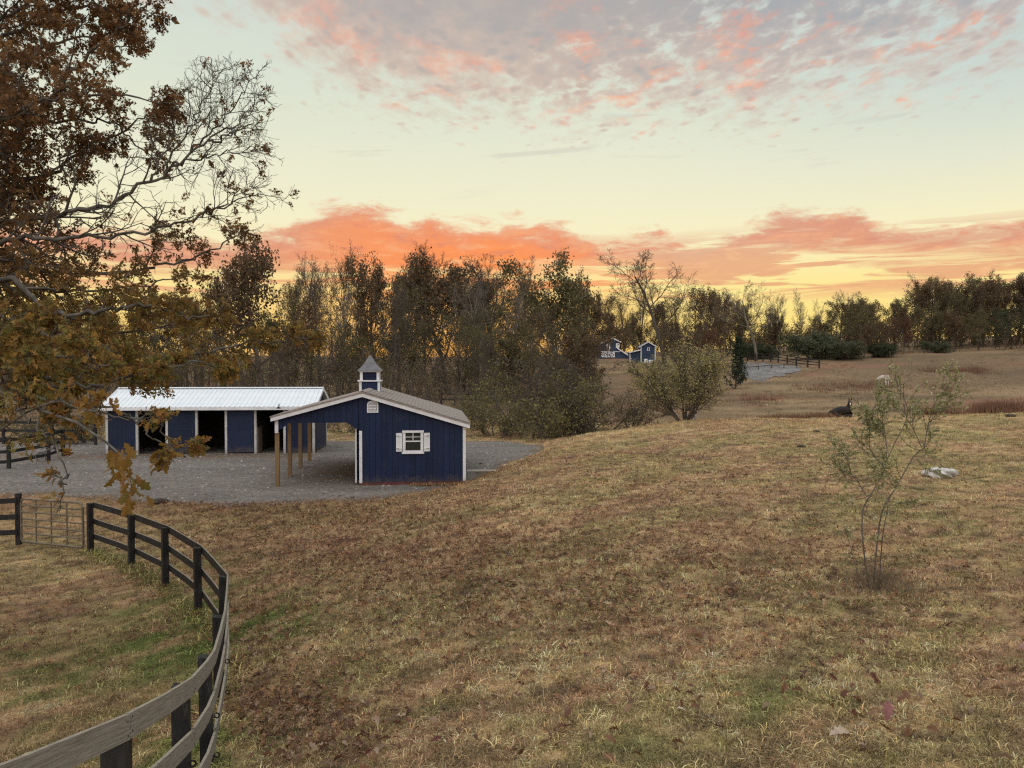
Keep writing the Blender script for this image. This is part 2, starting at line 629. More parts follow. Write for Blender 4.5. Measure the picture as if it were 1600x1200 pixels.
def leaf_mat(name, src='mesh', mul=(1, 1, 1), trans=0.35, rough=0.6, ramp=None, shade=False):
    """leaf colour from the mesh tint, the instancer's tint or the object's own random number"""
    m_ = bpy.data.materials.new(name)
    m_.use_nodes = True
    nt = m_.node_tree
    t = NT(nt)
    b = nt.nodes['Principled BSDF']
    out = nt.nodes['Material Output']
    if src == 'random':
        r = t.n('ShaderNodeObjectInfo').outputs['Random']
        col = t.ramp(r, ramp)
    else:
        a = t.n('ShaderNodeAttribute', attribute_name='tint')
        a.attribute_type = 'INSTANCER' if src == 'inst' else 'GEOMETRY'
        col = a.outputs['Color']
    if shade:
        sa = t.n('ShaderNodeAttribute', attribute_name='shade').outputs['Color']
        ms_ = t.n('ShaderNodeMix', data_type='RGBA', blend_type='MULTIPLY')
        ms_.inputs[0].default_value = 1
        t.put(ms_.inputs[6], col)
        t.put(ms_.inputs[7], sa)
        col = ms_.outputs[2]
    if mul != (1, 1, 1):
        mm = t.n('ShaderNodeMix', data_type='RGBA', blend_type='MULTIPLY')
        mm.inputs[0].default_value = 1
        t.put(mm.inputs[6], col)
        mm.inputs[7].default_value = tuple(mul) + (1,)
        col = mm.outputs[2]
    t.put(b.inputs['Base Color'], col)
    b.inputs['Roughness'].default_value = rough
    b.inputs['Specular IOR Level'].default_value = 0.25
    tr = t.n('ShaderNodeBsdfTranslucent')
    t.put(tr.inputs['Color'], col)
    mx = t.n('ShaderNodeMixShader')
    mx.inputs[0].default_value = trans
    nt.links.new(b.outputs[0], mx.inputs[1])
    nt.links.new(tr.outputs[0], mx.inputs[2])
    nt.links.new(mx.outputs[0], out.inputs[0])
    return m_


M = {}
M['navy'] = mat('navy_paint', (.0068, .0165, .052), (.0095, .021, .060), .55, 2.0, (1, 1, .25), .12, 30, c3=(.007, .016, .052))
M['navy_hazed'] = mat('hazed_navy_paint', (.026, .048, .092), (.034, .058, .105), .6, 1.0)  # the sheds' navy, lightened in colour to stand in for distance haze
M['navy_dark'] = mat('navy_stall_paint', (.008, .017, .048), (.011, .021, .056), .6, 2.0, (1, 1, .3), .1, 30)
M['white'] = mat('white_trim_paint', (.80, .81, .82), (.70, .71, .72), .5, 3.0, (1, 1, 1), .05, 30)
M['white_dirty'] = mat('worn_white_paint', (.60, .60, .58), (.46, .45, .42), .6, 3.5)
M['roof_metal'] = mat('white_roof_metal', (.80, .84, .87), (.70, .75, .79), .35, .8, (1, 4, 1), .02, 20, spec=.5)
M['shingle'] = mat('grey_brown_shingle', (.24, .205, .18), (.34, .30, .27), .9, 9, bump=.5, bscale=120)
M['slate'] = mat('cupola_metal', (.12, .115, .125), (.17, .165, .17), .5, 3, metal=.3)
M['treated'] = mat('treated_post_wood', (.20, .125, .060), (.27, .18, .09), .8, 6, (1, 1, .12), .3, 50, c3=(.14, .09, .05))
M['bare_wood'] = mat('stall_wood', (.17, .13, .09), (.23, .18, .13), .85, 5, (1, 1, .2), .2, 40)
M['skid'] = mat('reddish_skid_beam', (.11, .035, .03), (.16, .06, .05), .85, 6)
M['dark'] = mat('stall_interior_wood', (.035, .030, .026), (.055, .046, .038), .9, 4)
M['glass'] = mat('window_glass', (.03, .035, .03), rough=.08, spec=.6)
M['hole'] = mat('louvre_grey', (.30, .30, .31), rough=.7)
M['black_fence'] = mat('black_fence_paint', (.012, .012, .013), (.030, .029, .028), .7, 9, (1, 1, .3), .3, 60, c3=(.05, .048, .044))
M['grey_board'] = mat('weathered_board', (.215, .198, .170), (.30, .28, .245), .85, 1, (3, 60, 1), .5, 1.5, c3=(.115, .10, .082))
_t = M['grey_board'].node_tree
_ga = _t.nodes.new('ShaderNodeAttribute')
_ga.attribute_name = 'grain'
_mp = [n for n in _t.nodes if n.type == 'MAPPING'][0]
_t.links.new(_ga.outputs['Vector'], _mp.inputs[0])
M['board_top'] = mat('weathered_board_edge', (.33, .29, .23), (.24, .21, .17), .85, 14)
M['galv'] = mat('galvanised_tube', (.22, .19, .145), (.15, .125, .095), .5, 8, metal=.3)
M['bark'] = mat('grey_bark', (.085, .070, .055), (.17, .15, .125), .9, 7, (1, 1, .18), .6, 30, c3=(.055, .045, .036))
M['bark_oak'] = mat('oak_bark', (.060, .052, .043), (.150, .138, .118), .9, 5, (1, 1, .4), .5, 30, c3=(.10, .11, .085))
M['bark_far'] = mat('far_bark', (.070, .058, .048), (.128, .108, .088), .95, 2, (1, 1, .3))
M['bark_pale'] = mat('pale_bark', (.15, .125, .095), (.21, .18, .14), .95, 2, (1, 1, .3))
M['leaf_far'] = leaf_mat('far_leaves', 'mesh', trans=.35)
M['leaf_oak'] = leaf_mat('oak_leaves', 'mesh', trans=.48)
M['leaf_small'] = leaf_mat('small_leaves', 'mesh', trans=.35)
M['blade'] = leaf_mat('grass_blades', 'inst', trans=.25, rough=.7, shade=True)
M['litter'] = leaf_mat('fallen_leaf_litter', 'mesh', trans=.15)
_ok = [(0, (.24, .145, .034, 1)), (.25, (.31, .165, .038, 1)), (.5, (.17, .135, .034, 1)), (.75, (.33, .18, .048, 1)), (1, (.20, .095, .034, 1))]
M['leaf_random'] = leaf_mat('oak_leaf_each', 'random', trans=.48, ramp=_ok)
_fl = [(0, (.22, .115, .06, 1)), (.3, (.12, .045, .03, 1)), (.55, (.24, .14, .08, 1)), (.85, (.13, .07, .045, 1)), (1, (.36, .26, .18, 1))]
M['fallen_random'] = leaf_mat('fallen_leaf_each', 'random', trans=.12, ramp=_fl)
M['horse_dark'] = mat('dark_bay_coat', (.016, .012, .010), (.030, .022, .018), .6, 5)
M['horse_white'] = mat('grey_white_coat', (.66, .62, .55), (.55, .50, .43), .8, 4)
M['black'] = mat('black_hair', (.008, .008, .008), rough=.7)
M['rock'] = mat('pale_rock', (.62, .60, .57), (.40, .38, .35), .9, 9, bump=.8, bscale=20, c3=(.25, .23, .20))
M['plank'] = mat('pale_plank', (.48, .42, .34), (.36, .31, .25), .85, 5, (.3, 1, 1), .3, 40)
M['dung'] = mat('dark_clod', (.045, .035, .026), (.075, .06, .045), .95, 20, bump=.8, bscale=60)
M['lot'] = mat('pale_crushed_stone', (.42, .41, .42), (.56, .56, .57), .95, .35, c3=(.30, .29, .28))

add_dirt(M['navy'], .42, .38, .30)
add_dirt(M['navy_dark'], .50, .42, .30)
add_dirt(M['white'], .22, .45, .10)
add_dirt(M['white_dirty'], .5, .5, .15)

# ------------------------------------------------------------------ ground
STRAW = np.array([.44, .31, .155])
BROWN = np.array([.275, .180, .098])
OLIVE = np.array([.240, .198, .088])
GREEN = np.array([.120, .150, .042])
SOIL = np.array([.115, .080, .052])
RUST = np.array([.235, .125, .080])
FIELD = np.array([.185, .135, .078])
GREENS = [(-5.3, 14.6, 1.9, .9), (-5.0, 12.3, 1.6, .7), (-7.5, 11.5, 2.0, .45), (-4.0, 9.0, 1.3, .6), (-3.6, 7.2, 1.2, .7), (-1.2, 7.3, 1.2, .6), (1.6, 6.9, 1.0, .7), (4.2, 8.0, 1.3, .6), (2.6, 7.6, 1.0, .6), (6.5, 8.6, 1.5, .7),
          (5.6, 10.2, 1.6, .5), (7.5, 13.5, 2.2, .5), (-3.2, 12.2, 1.5, .4), (-1.5, 13.0, 1.5, .3), (9.5, 19, 3, .5), (14, 27, 4, .5), (.2, 9.5, 1.6, .35), (-7.2, 17.7, 1.0, .6), (12, 16, 3, .4), (22, 36, 7, .5), (31, 44, 7, .4)]


def ground_tint(x, y):
    x = np.asarray(x, float)
    y = np.asarray(y, float)
    # streaks run down the slope, from upper right to lower left
    u_, v_ = x * .78 + y * .62, (y * .78 - x * .62) * 2.3
    a = fbm(u_, v_, .30, 21, 4)
    b = fbm(u_, v_, .9, 31, 4)
    c = fbm(u_, v_, 1.0, 41, 4)
    d = fbm(x, y, 2.6, 51, 3)

    def mx(p, q, f):
        f = np.clip(f, 0, 1)[:, None]
        return p * (1 - f) + q * f
    col = mx(np.tile(OLIVE, (len(x), 1)), BROWN[None], sstep(a, .38, .62))
    col = mx(col, STRAW[None], sstep(b, .50, .74) * .8)
    col = mx(col, SOIL[None], sstep(c, .58, .74) * .6)
    e = fbm(x * .75, y * 1.5, 3.6, 57, 3)
    col = mx(col, SOIL[None] * .8, sstep(e, .58, .72) * .7)
    col = mx(col, STRAW[None] * 1.1, sstep(e, .42, .28) * .5)
    g = sstep(d, .58, .72) * .35
    for gx, gy, gr, gs in GREENS:
        g = g + gs * np.exp(-((x - gx) ** 2 + (y - gy) ** 2) / gr ** 2) * sstep(c + d, .75, 1.15)
    col = mx(col, GREEN[None], g * (y < 60) * np.where(x < -3.3, .95, .5))
    # bright straw along the brow of the rise
    br = np.exp(-((y - (44 + (x - 10) * .42)) / 6.0) ** 2) * sstep(x, 1, 8) + np.exp(-((y - (30.5 + (x + .5) * 1.5)) / 3.0) ** 2) * sstep(x, -2.5, -.5) * (x < 9)
    col = mx(col, np.array([.44, .30, .14])[None], br * .6 * sstep(b, .3, .6))
    ff = sstep(y - .25 * x, 52, 66)
    fc = mx(np.tile(FIELD, (len(x), 1)), np.array([.27, .20, .11])[None], sstep(fbm(x, y * 2.5, .06, 61, 3), .5, .68))
    fc = mx(fc, RUST[None], sstep(fbm(x, y * 2, .09, 71, 3), .58, .72) * .6)
    fc = mx(fc, np.array([.13, .105, .06])[None], sstep(fbm(x, y * 2, .11, 81, 3), .55, .7) * .7)
    col = mx(col, fc * .82, ff)
    col = col * np.array([1.44, 1.40, 1.54])
    pd = pad_sd(x, y)
    col = mx(col, np.array([.20, .115, .066])[None], np.exp(-np.clip(-pd, 0, 9) / 2.6) * .7 * (y < 32))
    return col


def gmat(name, bump=.6, sc=30.0, dark=(.55, .52, .5), light=(1.25, 1.22, 1.15), rough=.95):
    m_ = bpy.data.materials.new(name)
    m_.use_nodes = True
    nt = m_.node_tree
    t = NT(nt)
    b = nt.nodes['Principled BSDF']
    b.inputs['Roughness'].default_value = rough
    b.inputs['Specular IOR Level'].default_value = .1
    a = t.n('ShaderNodeAttribute', attribute_name='tint').outputs['Color']
    tc = t.n('ShaderNodeTexCoord').outputs['Object']
    n = t.noise(tc, sc, 7, .72, .2)
    n2 = t.noise(tc, sc * .16, 5, .65)
    f = t.m('MULTIPLY_ADD', n, .65, t.m('MULTIPLY', n2, .35))
    mm = t.n('ShaderNodeMix', data_type='RGBA', blend_type='MULTIPLY')
    mm.inputs[0].default_value = 1
    t.put(mm.inputs[6], a)
    t.put(mm.inputs[7], t.mix(t.ss(f, .36, .64), tuple(dark) + (1,), tuple(light) + (1,)))
    nt.links.new(mm.outputs[2], b.inputs['Base Color'])
    bp = t.n('ShaderNodeBump')
    bp.inputs['Strength'].default_value = bump
    bp.inputs['Distance'].default_value = .05
    nt.links.new(f, bp.inputs['Height'])
    nt.links.new(bp.outputs[0], b.inputs['Normal'])
    return m_


def grow_lines(a, step, b, g=1.12, mx=30):
    o = [a]
    while (o[-1] < b) if step > 0 else (o[-1] > b):
        o.append(o[-1] + step)
        step = math.copysign(min(abs(step) * g, mx), step)
    return o


def sheet(xs, ys, fz):
    X, Y = np.meshgrid(xs, ys)
    x, y = X.ravel(), Y.ravel()
    nx = len(xs)
    i = np.arange(len(ys) - 1)[:, None] * nx + np.arange(nx - 1)[None]
    F = np.stack([i, i + 1, i + nx + 1, i + nx], -1).reshape(-1, 4)
    return np.stack([x, y, fz(x, y)], 1), F


gx = sorted(set(np.round(list(np.arange(-16, 16, .22)) + grow_lines(16, .3, 620, 1.07) + grow_lines(-16, -.3, -620, 1.07), 3)))
gy = sorted(set(np.round(grow_lines(2, -.4, -120, 1.25) + list(np.arange(2, 32, .22)) + grow_lines(32, .3, 900, 1.035), 3)))
gv, gf = sheet(gx, gy, H)
ground = link('ground', mesh_np('ground', gv, gf, gmat('pasture_soil', .7, 26), ground_tint(gv[:, 0], gv[:, 1]), True))
tag(ground, 'rolling brown autumn pasture', kind='structure')

# gravel yard round the two sheds
px_ = np.arange(-36, 3.5, .22)
py_ = np.arange(22, 46, .22)
pv, pf = sheet(px_, py_, lambda x, y: H(x, y))
psd = pad_sd(pv[:, 0], pv[:, 1]) + (fbm(pv[:, 0], pv[:, 1], .9, 91, 4) - .5) * 1.3
keep = psd > -.35
pv[:, 2] = np.maximum(pv[:, 2], 0) * 0 + pv[:, 2] + np.where(psd > 0, .018, .018 + psd * .25)
kf = keep[pf].all(1)
pf = pf[kf]
gt = np.tile(np.array([.188, .168, .152]), (len(pv), 1))
q = fbm(pv[:, 0], pv[:, 1] * 2.2, .7, 95, 4)
gt = gt * (.72 + .56 * q)[:, None]
dirt = np.clip(np.exp(-(((pv[:, 0] + 6.6) / 1.7) ** 2 + ((pv[:, 1] - 31.2) / 3.2) ** 2)) + np.exp(-(((pv[:, 1] - 36.3) / 1.0) ** 2)) * (pv[:, 0] < -9.5) * .8, 0, 1) * sstep(q, .25, .55)
gt = gt * (1 - dirt[:, None]) + np.array([.17, .115, .075]) * dirt[:, None]
ef = sstep(psd, .7, -.2)[:, None]
gt = gt * (1 - ef) + np.array([.18, .125, .08]) * ef
pbr = np.random.default_rng(8)
yard = link('gravel_yard', mesh_np('gravel_yard', pv, pf, gmat('yard_gravel', 1.0, 34, (.45, .45, .47), (1.6, 1.58, 1.55)), gt, True))
tag(yard, 'grey gravel yard around the two blue sheds', kind='structure')

# loose stones and straw on the yard
sx_, sy_ = pbr.uniform(-30, 2, 5200), pbr.uniform(23.5, 44, 5200)
sd_ = pad_sd(sx_, sy_)
kk = (sd_ > -.3)
sx_, sy_ = sx_[kk], sy_[kk]
sz_ = H(sx_, sy_) + .016
ns = len(sx_)
rr_ = pbr.uniform(.012, .042, ns) * np.exp(pbr.normal(0, .25, ns))
oct_ = np.array([(1, 0, 0), (0, 1, 0), (-1, 0, 0), (0, -1, 0), (0, 0, .7)])
jit = 1 + pbr.normal(0, .25, (ns, 5, 1))
V = np.stack([sx_, sy_, sz_], 1)[:, None] + oct_[None] * rr_[:, None, None] * jit
F = (np.arange(ns) * 5)[:, None, None] + np.array([(0, 1, 4), (1, 2, 4), (2, 3, 4), (3, 0, 4)])[None]
tc_ = np.array([(.34, .32, .30), (.22, .20, .19), (.14, .125, .115), (.36, .31, .23), (.38, .36, .34)])[pbr.integers(0, 5, ns)]
tag(link('loose_stones', mesh_np('loose_stones', V.reshape(-1, 3), F.reshape(-1, 3), leaf_mat('stone_bits', 'mesh', trans=0), np.repeat(tc_, 5, 0))), 'small loose stones scattered over the gravel yard', kind='stuff')

# pale stone lot by the far fence and the lane up to the barn
lot_c = [tuple(ray_ground(x, y)[:2]) for x, y in [(1155, 590), (1190, 597), (1225, 588), (1262, 575), (1230, 571), (1195, 569), (1165, 566), (1150, 575)]]
lc = np.mean(lot_c, axis=0)


def lot_z(x, y):
    return H(x, y) + .05


lx = np.linspace(min(p[0] for p in lot_c) - 3, max(p[0] for p in lot_c) + 3, 60)
ly = np.linspace(min(p[1] for p in lot_c) - 3, max(p[1] for p in lot_c) + 3, 60)
lv, lf = sheet(lx, ly, lot_z)
P_ = np.array(lot_c)
_pad_keep = PAD
PAD = P_
lsd = pad_sd(lv[:, 0], lv[:, 1]) + (fbm(lv[:, 0], lv[:, 1], .3, 13, 3) - .5) * 4
PAD = _pad_keep
lf = lf[(lsd > -.2)[lf].all(1)]
lt = np.tile(np.array([.22, .22, .225]), (len(lv), 1)) * (.6 + .8 * fbm(lv[:, 0], lv[:, 1] * 2, .5, 14, 4))[:, None]
lot = link('gravel_lot', mesh_np('gravel_lot', lv, lf, gmat('lot_stone', .6, 8), lt, True))
tag(lot, 'pale crushed stone lot below the far fence', kind='structure')

# ------------------------------------------------------------------ grass
src = bpy.data.collections.new('grass_tufts')       # tuft shapes, only used by the grass object


def tuft(k, nbl, hgt, spread, lean, wid):
    r = np.random.default_rng(100 + k)
    V, F, SH = [], [], []
    for i in range(nbl):
        a, rad = r.uniform(0, 2 * PI), spread * math.sqrt(r.uniform())
        p = np.array([math.cos(a) * rad, math.sin(a) * rad, -.01])
        b = r.uniform(0, 2 * PI)
        d = np.array([math.cos(b), math.sin(b), 0])
        s = np.array([-d[1], d[0], 0]) * wid * r.uniform(.6, 1.3)
        h_ = hgt * r.uniform(.45, 1.25)
        l_ = lean * r.uniform(.3, 1.5)
        m1 = p + d * l_ * h_ * .35 + np.array([0, 0, h_ * .6])
        t_ = p + d * l_ * h_ * 1.25 + np.array([0, 0, h_ * (1.0 - .35 * min(l_, 1.5))])
        o = len(V)
        V += [p - s, p + s, m1 + s * .8, m1 - s * .8, t_]
        F += [(o, o + 1, o + 2), (o, o + 2, o + 3), (o + 3, o + 2, o + 4)]
        SH += [np.array([1.0, .97, .92]) * r.choice([.45, .7, .9, 1.0, 1.25, 1.7])] * 5
    tm_ = mesh_np('grass_tuft', V, F, M['blade'])
    a_ = tm_.attributes.new('shade', 'FLOAT_COLOR', 'POINT')
    a_.data.foreach_set('color', np.concatenate([np.array(SH), np.ones((len(SH), 1))], 1).astype(np.float32).ravel())
    ob = bpy.data.objects.new('grass_tuft', tm_)
    src.objects.link(ob)


for k in range(4):
    tuft(k, 13, .048, .09, 1.4, .0040)
for k in range(4, 6):
    tuft(k, 10, .062, .08, 1.0, .0040)
tuft(6, 5, .10, .05, 1.0, .0028)


def scatter_tufts(name, label, n, ymin, ymax, pw, amax, scale_f, tint_f=None, keep_f=None, seed=1, xy=None):
    r = np.random.default_rng(seed)
    u = r.random(n)
    # density falls with distance so that the cover looks alike near and far
    e = 1 - pw + 1
    y = (ymin ** e + u * (ymax ** e - ymin ** e)) ** (1 / e)
    x = y * np.tan(r.uniform(-amax, amax, n)) + r.normal(0, .3, n)
    if xy is not None:
        x, y = np.asarray(xy).T
        n = len(x)
    k = keep_f(x, y, r) if keep_f else np.ones(n, bool)
    x, y = x[k], y[k]
    z = H(x, y)
    t = tint_f(x, y) if tint_f else ground_tint(x, y)
    t = t * np.clip(np.exp(r.normal(.03, .45, (len(x), 1))), .3, 2.0) * np.array([1, 1, 1]) + r.normal(0, .008, (len(x), 3))
    t = np.clip(t, .01, .56)
    s = scale_f(y) * r.uniform(.65, 1.35, len(x)) * (.5 + .72 * fbm(x, y, 1.9, 66, 3))
    me = bpy.data.meshes.new(name)
    me.vertices.add(len(x))
    me.vertices.foreach_set('co', np.stack([x, y, z], 1).astype(np.float32).ravel())
    a = me.attributes.new('tint', 'FLOAT_COLOR', 'POINT')
    a.data.foreach_set('color', np.concatenate([t, np.ones((len(x), 1))], 1).astype(np.float32).ravel())
    a = me.attributes.new('size', 'FLOAT', 'POINT')
    a.data.foreach_set('value', s.astype(np.float32))
    a = me.attributes.new('turn', 'FLOAT_VECTOR', 'POINT')
    rv = np.zeros((len(x), 3), np.float32)
    rv[:, 2] = r.uniform(0, 2 * PI, len(x))
    rv[:, :2] = r.normal(0, .12, (len(x), 2))
    a.data.foreach_set('vector', rv.ravel())
    ob = link(name, me)
    tag(ob, label, kind='stuff')
    ng = bpy.data.node_groups.new(name, 'GeometryNodeTree')
    ng.interface.new_socket('Geometry', in_out='INPUT', socket_type='NodeSocketGeometry')
    ng.interface.new_socket('Geometry', in_out='OUTPUT', socket_type='NodeSocketGeometry')
    gi = ng.nodes.new('NodeGroupInput')
    go = ng.nodes.new('NodeGroupOutput')
    iop = ng.nodes.new('GeometryNodeInstanceOnPoints')
    ci = ng.nodes.new('GeometryNodeCollectionInfo')
    ci.inputs['Collection'].default_value = src
    ci.inputs['Separate Children'].default_value = True
    ci.inputs['Reset Children'].default_value = True

    def na(nm, ty):
        q_ = ng.nodes.new('GeometryNodeInputNamedAttribute')
        q_.data_type = ty
        q_.inputs['Name'].default_value = nm
        return q_.outputs[0]
    L = ng.links.new
    L(gi.outputs[0], iop.inputs['Points'])
    L(ci.outputs[0], iop.inputs['Instance'])
    iop.inputs['Pick Instance'].default_value = True
    L(na('turn', 'FLOAT_VECTOR'), iop.inputs['Rotation'])
    L(na('size', 'FLOAT'), iop.inputs['Scale'])
    L(iop.outputs[0], go.inputs[0])
    md = ob.modifiers.new('tufts', 'NODES')
    md.node_group = ng
    return ob


def keep_near(x, y, r):
    s = pad_sd(x, y)
    return (s < .25 - r.random(len(x)) * .9 + .35 * (fbm(x, y, 1.1, 77, 3) - .3)) | ((s < .9) & (r.random(len(x)) < .04))


scatter_tufts('grass', 'short dry pasture grass, straw and brown with green patches', 150000, 4.2, 58, 1.55, math.radians(44), lambda y: .85 + .022 * y, None, keep_near, 1)


def keep_far(x, y, r):
    return (y - .25 * x > 52) & (r.random(len(x)) < sstep(fbm(x, y, .08, 78, 3), .3, .6)) & (pad_sd(x, y) < 0)


scatter_tufts('field_grass', 'taller brown and reddish grass of the far field', 30000, 50, 190, 1.2, math.radians(42), lambda y: 2.2 + .02 * y, None, keep_far, 2)

# ------------------------------------------------------------------ run-in shed with overhang (local: x along the gable, y along the ridge)
A_SH = math.atan(130 / 1200)
P_SH = at(433, 762, 27.16)
shed = thing('run_in_shed', 'navy blue horse shed with cupola, white trimmed gable and open lean-to on posts', 'shed', (P_SH[0], P_SH[1], 0), A_SH)
SW, SP, SL = 6.67, 3.0, 7.6         # gable width, ridge position, length along the ridge
RX0, RX1 = -.17, 6.83
ZP, ZL, ZR = 3.40, 2.55, 2.25       # outer roof heights at the ridge and both eaves


def roof_z(x):
    return ZP - (SP - x) / (SP - RX0) * (ZP - ZL) if x < SP else ZP - (x - SP) / (RX1 - SP) * (ZP - ZR)


def chunk(mb, poly, y0, y1):
    mb.prism(poly, y0, y1)


# front gable wall: upright boards over the room, shorter ones over the opening
fw = MB().box(2.90, 6.66, .05, .07, .02, 2.2).build('gable_wall', M['navy'], shed)
HB = 2.28                            # underside of the gable over the opening


def head_z(x):
    if x < .42:
        return HB - .28 * (1 - max(0, (x - .08)) / .34)
    if x > 2.50:
        return HB - .26 * min(1, (x - 2.50) / .28)
    return HB


gb = MB()
for xa, xb in ((.02, .42), (.42, 1.5), (1.5, 2.5), (2.5, SP), (SP, 4.6), (4.6, 6.64)):
    za_, zb_2 = (head_z(xa) if xa < 2.9 else 2.21) + .02, (head_z(xb - 1e-4) if xb < 2.9 else 2.21) + .02
    gb.prism([(xa, za_), (xb, zb_2), (xb, max(roof_z(xb) - .13, zb_2 + .01)), (xa, max(roof_z(xa) - .13, za_ + .01))], .05, .072)
gb.build('gable_backing', M['navy_dark'], shed)
x = .0
bw = .203
k = 0
while x < SW - .01:
    a, b = x + .004, min(x + bw, SW) - .004
    top = lambda t: roof_z(t) - .10
    if b <= 2.86:
        poly = [(a, head_z(a)), (b, head_z(b)), (b, top(b)), (a, top(a))]
    elif a >= 2.80:
        a = max(a, 2.86)
        poly = [(a, .12), (b, .12), (b, top(b)), (a, top(a))]
    else:
        poly = [(a, head_z(a)), (2.855, head_z(2.855)), (2.862, .12), (b, .12), (b, top(b)), (a, top(a))]
    if a < SP < b:
        poly = [p for p in poly[:-1]] + [(SP, ZP - .10), poly[-1]]
    o = .002 * ((k * 7) % 3)
    MB().prism(poly, -.012 - o, .045).build('siding_board', M['navy'], fw)
    x += bw
    k += 1
# back wall and side walls of the room
bwm = MB().box(2.90, 6.62, SL - .05, SL, .02, 2.25)
bwm.prism([(2.90, 2.25), (6.62, 2.25), (6.62, roof_z(6.62) - .10), (SP, ZP - .12), (2.90, roof_z(2.90) - .10)], SL - .05, SL)
bwm.build('back_wall', M['navy'], shed)
MB().box(6.60, 6.66, .08, SL - .06, .02, roof_z(6.66) - .12).build('side_wall', M['navy'], shed)
# inner long wall, with two door openings
iw = MB().box(2.88, 2.94, .08, .34, .02, 2.3).box(2.88, 2.94, 1.50, 4.2, .02, 2.3).box(2.88, 2.94, 5.4, SL - .06, .02, 2.3).box(2.88, 2.94, .08, SL - .06, 2.3, 3.2)
iw.build('inner_wall', M['navy'], shed)
d = MB().box(2.72, 2.765, .22, 1.36, .08, 2.16).build('sliding_door', M['navy'], shed)
MB().box(2.712, 2.772, .185, .218, .08, 2.16).build('door_edge_trim', M['white'], d)
MB().box(2.712, 2.772, 1.362, 1.395, .08, 2.16).build('door_edge_trim', M['white'], d)
MB().tube([(2.742, .1, 2.24), (2.742, 3.0, 2.24)], [.025, .025], 6).build('door_track', M['galv'], d)
# corner trims, rake boards, skid
MB().box(2.875, 2.98, -.035, -.016, .1, 1.98).build('corner_trim', M['white'], shed)
MB().box(6.585, 6.69, -.035, -.016, .1, roof_z(6.68) - .16).build('corner_trim', M['white'], shed)
MB().box(6.672, 6.692, -.014, .10, .1, roof_z(6.68) - .16).build('corner_trim', M['white'], shed)
MB().box(-.06, .06, -.035, -.016, 1.93, roof_z(0) - .14).build('corner_trim', M['white'], shed)
MB().box(2.9, 6.66, -.008, .06, -.02, .115).build('skid_beam', M['skid'], shed)
RO = -.20                           # front overhang
for (xa, xb) in ((RX0, SP), (SP, RX1)):
    pl_ = [(xa, roof_z(xa) - .20), (xb, roof_z(xb - 1e-6 if xb == SP else xb) - .20), (xb, roof_z(xb) - .025), (xa, roof_z(xa) - .025)]
    MB().prism(pl_, RO, RO + .03).build('rake_board', M['white'], shed)
    MB().prism(pl_, SL + .12, SL + .15).build('rake_board', M['white'], shed)
MB().box(RX1 - .02, RX1 + .01, RO + .033, SL + .118, ZR - .19, ZR - .03).build('eave_fascia', M['white'], shed)
MB().box(RX0 - .01, RX0 + .02, RO + .033, SL + .118, ZL - .19, ZL - .03).build('eave_fascia', M['white'], shed)
# roof: deck and shingles
rf = MB()
for (xa, xb) in ((RX0 - .03, SP), (SP, RX1 + .03)):
    rf.prism([(xa, roof_z(xa) - .06), (xb, roof_z(xb) - .06), (xb, roof_z(xb) - .01), (xa, roof_z(xa) - .01)], RO - .02, SL + .17)
roof = rf.build('roof', M['shingle'], shed)
MB().prism([(SP - .15, roof_z(SP - .15) + .012), (SP, ZP + .012), (SP + .15, roof_z(SP + .15) + .012), (SP + .15, roof_z(SP + .15) + .028), (SP, ZP + .03), (SP - .15, roof_z(SP - .15) + .028)], RO - .02, SL + .17).build('ridge_cap', M['shingle'], roof)
sl_r = math.atan2(ZP - ZR, RX1 - SP)
sw_, sh_ = .292, .165
ln = math.hypot(RX1 - SP, ZP - ZR)
shm = MB().hexa([(0, 0, 0), (sh_, 0, .006), (sh_, sw_ - .012, .006), (0, sw_ - .012, 0), (0, 0, .004), (sh_, 0, .017), (sh_, sw_ - .012, .017), (0, sw_ - .012, .004)]).mesh('shingle', M['shingle'])
rows = int(ln / .142)
cells = []
for i in range(rows):
    for j in range(int((SL + .36) / sw_)):
        cells.append((i, j))
cells.sort(key=lambda c: c[1] * sw_ * 2 - c[0] * .142)      # nearest first
rest = MB()
for q, (i, j) in enumerate(cells):
    s_ = .03 + i * .142
    x_, z_ = SP + s_ * math.cos(sl_r), ZP - s_ * math.sin(sl_r) - .004 + random.uniform(0, .004)
    y_ = RO - .015 + j * sw_ + (sw_ / 2 if i % 2 else 0)
    if y_ + sw_ > SL + .19:
        continue
    if q < 300:
        link('shingle', shm, roof, (x_, y_, z_), (0, sl_r, 0))
    else:
        ca, sa = math.cos(sl_r), math.sin(sl_r)
        vs = [(x_ + v.co.x * ca + v.co.z * sa, y_ + v.co.y, z_ - v.co.x * sa + v.co.z * ca) for v in shm.vertices]
        rest.add(vs, [tuple(p.vertices) for p in shm.polygons])
o = rest.build('shingle_rows', M['shingle'], roof)
o['kind'] = 'stuff'
# rafters and eave beam of the lean-to, posts
MB().box(.0, .09, .05, SL, 2.20, 2.40).build('eave_beam', M['navy_dark'], shed)
for k in range(7):
    y_ = .35 + k * 1.18
    MB().hexa([(.09, y_, roof_z(.09) - .2), (2.88, y_, roof_z(2.88) - .2), (2.88, y_ + .045, roof_z(2.88) - .2), (.09, y_ + .045, roof_z(.09) - .2),
               (.09, y_, roof_z(.09) - .07), (2.88, y_, roof_z(2.88) - .07), (2.88, y_ + .045, roof_z(2.88) - .07), (.09, y_ + .045, roof_z(.09) - .07)]).build('rafter', M['bare_wood'], shed)
for k in range(4):
    y_ = .02 + k * (SL - .2) / 3
    MB().box(-.07, .07, y_, y_ + .14, -.1, 2.20 if k else 1.93).build('post', M['treated'], shed)
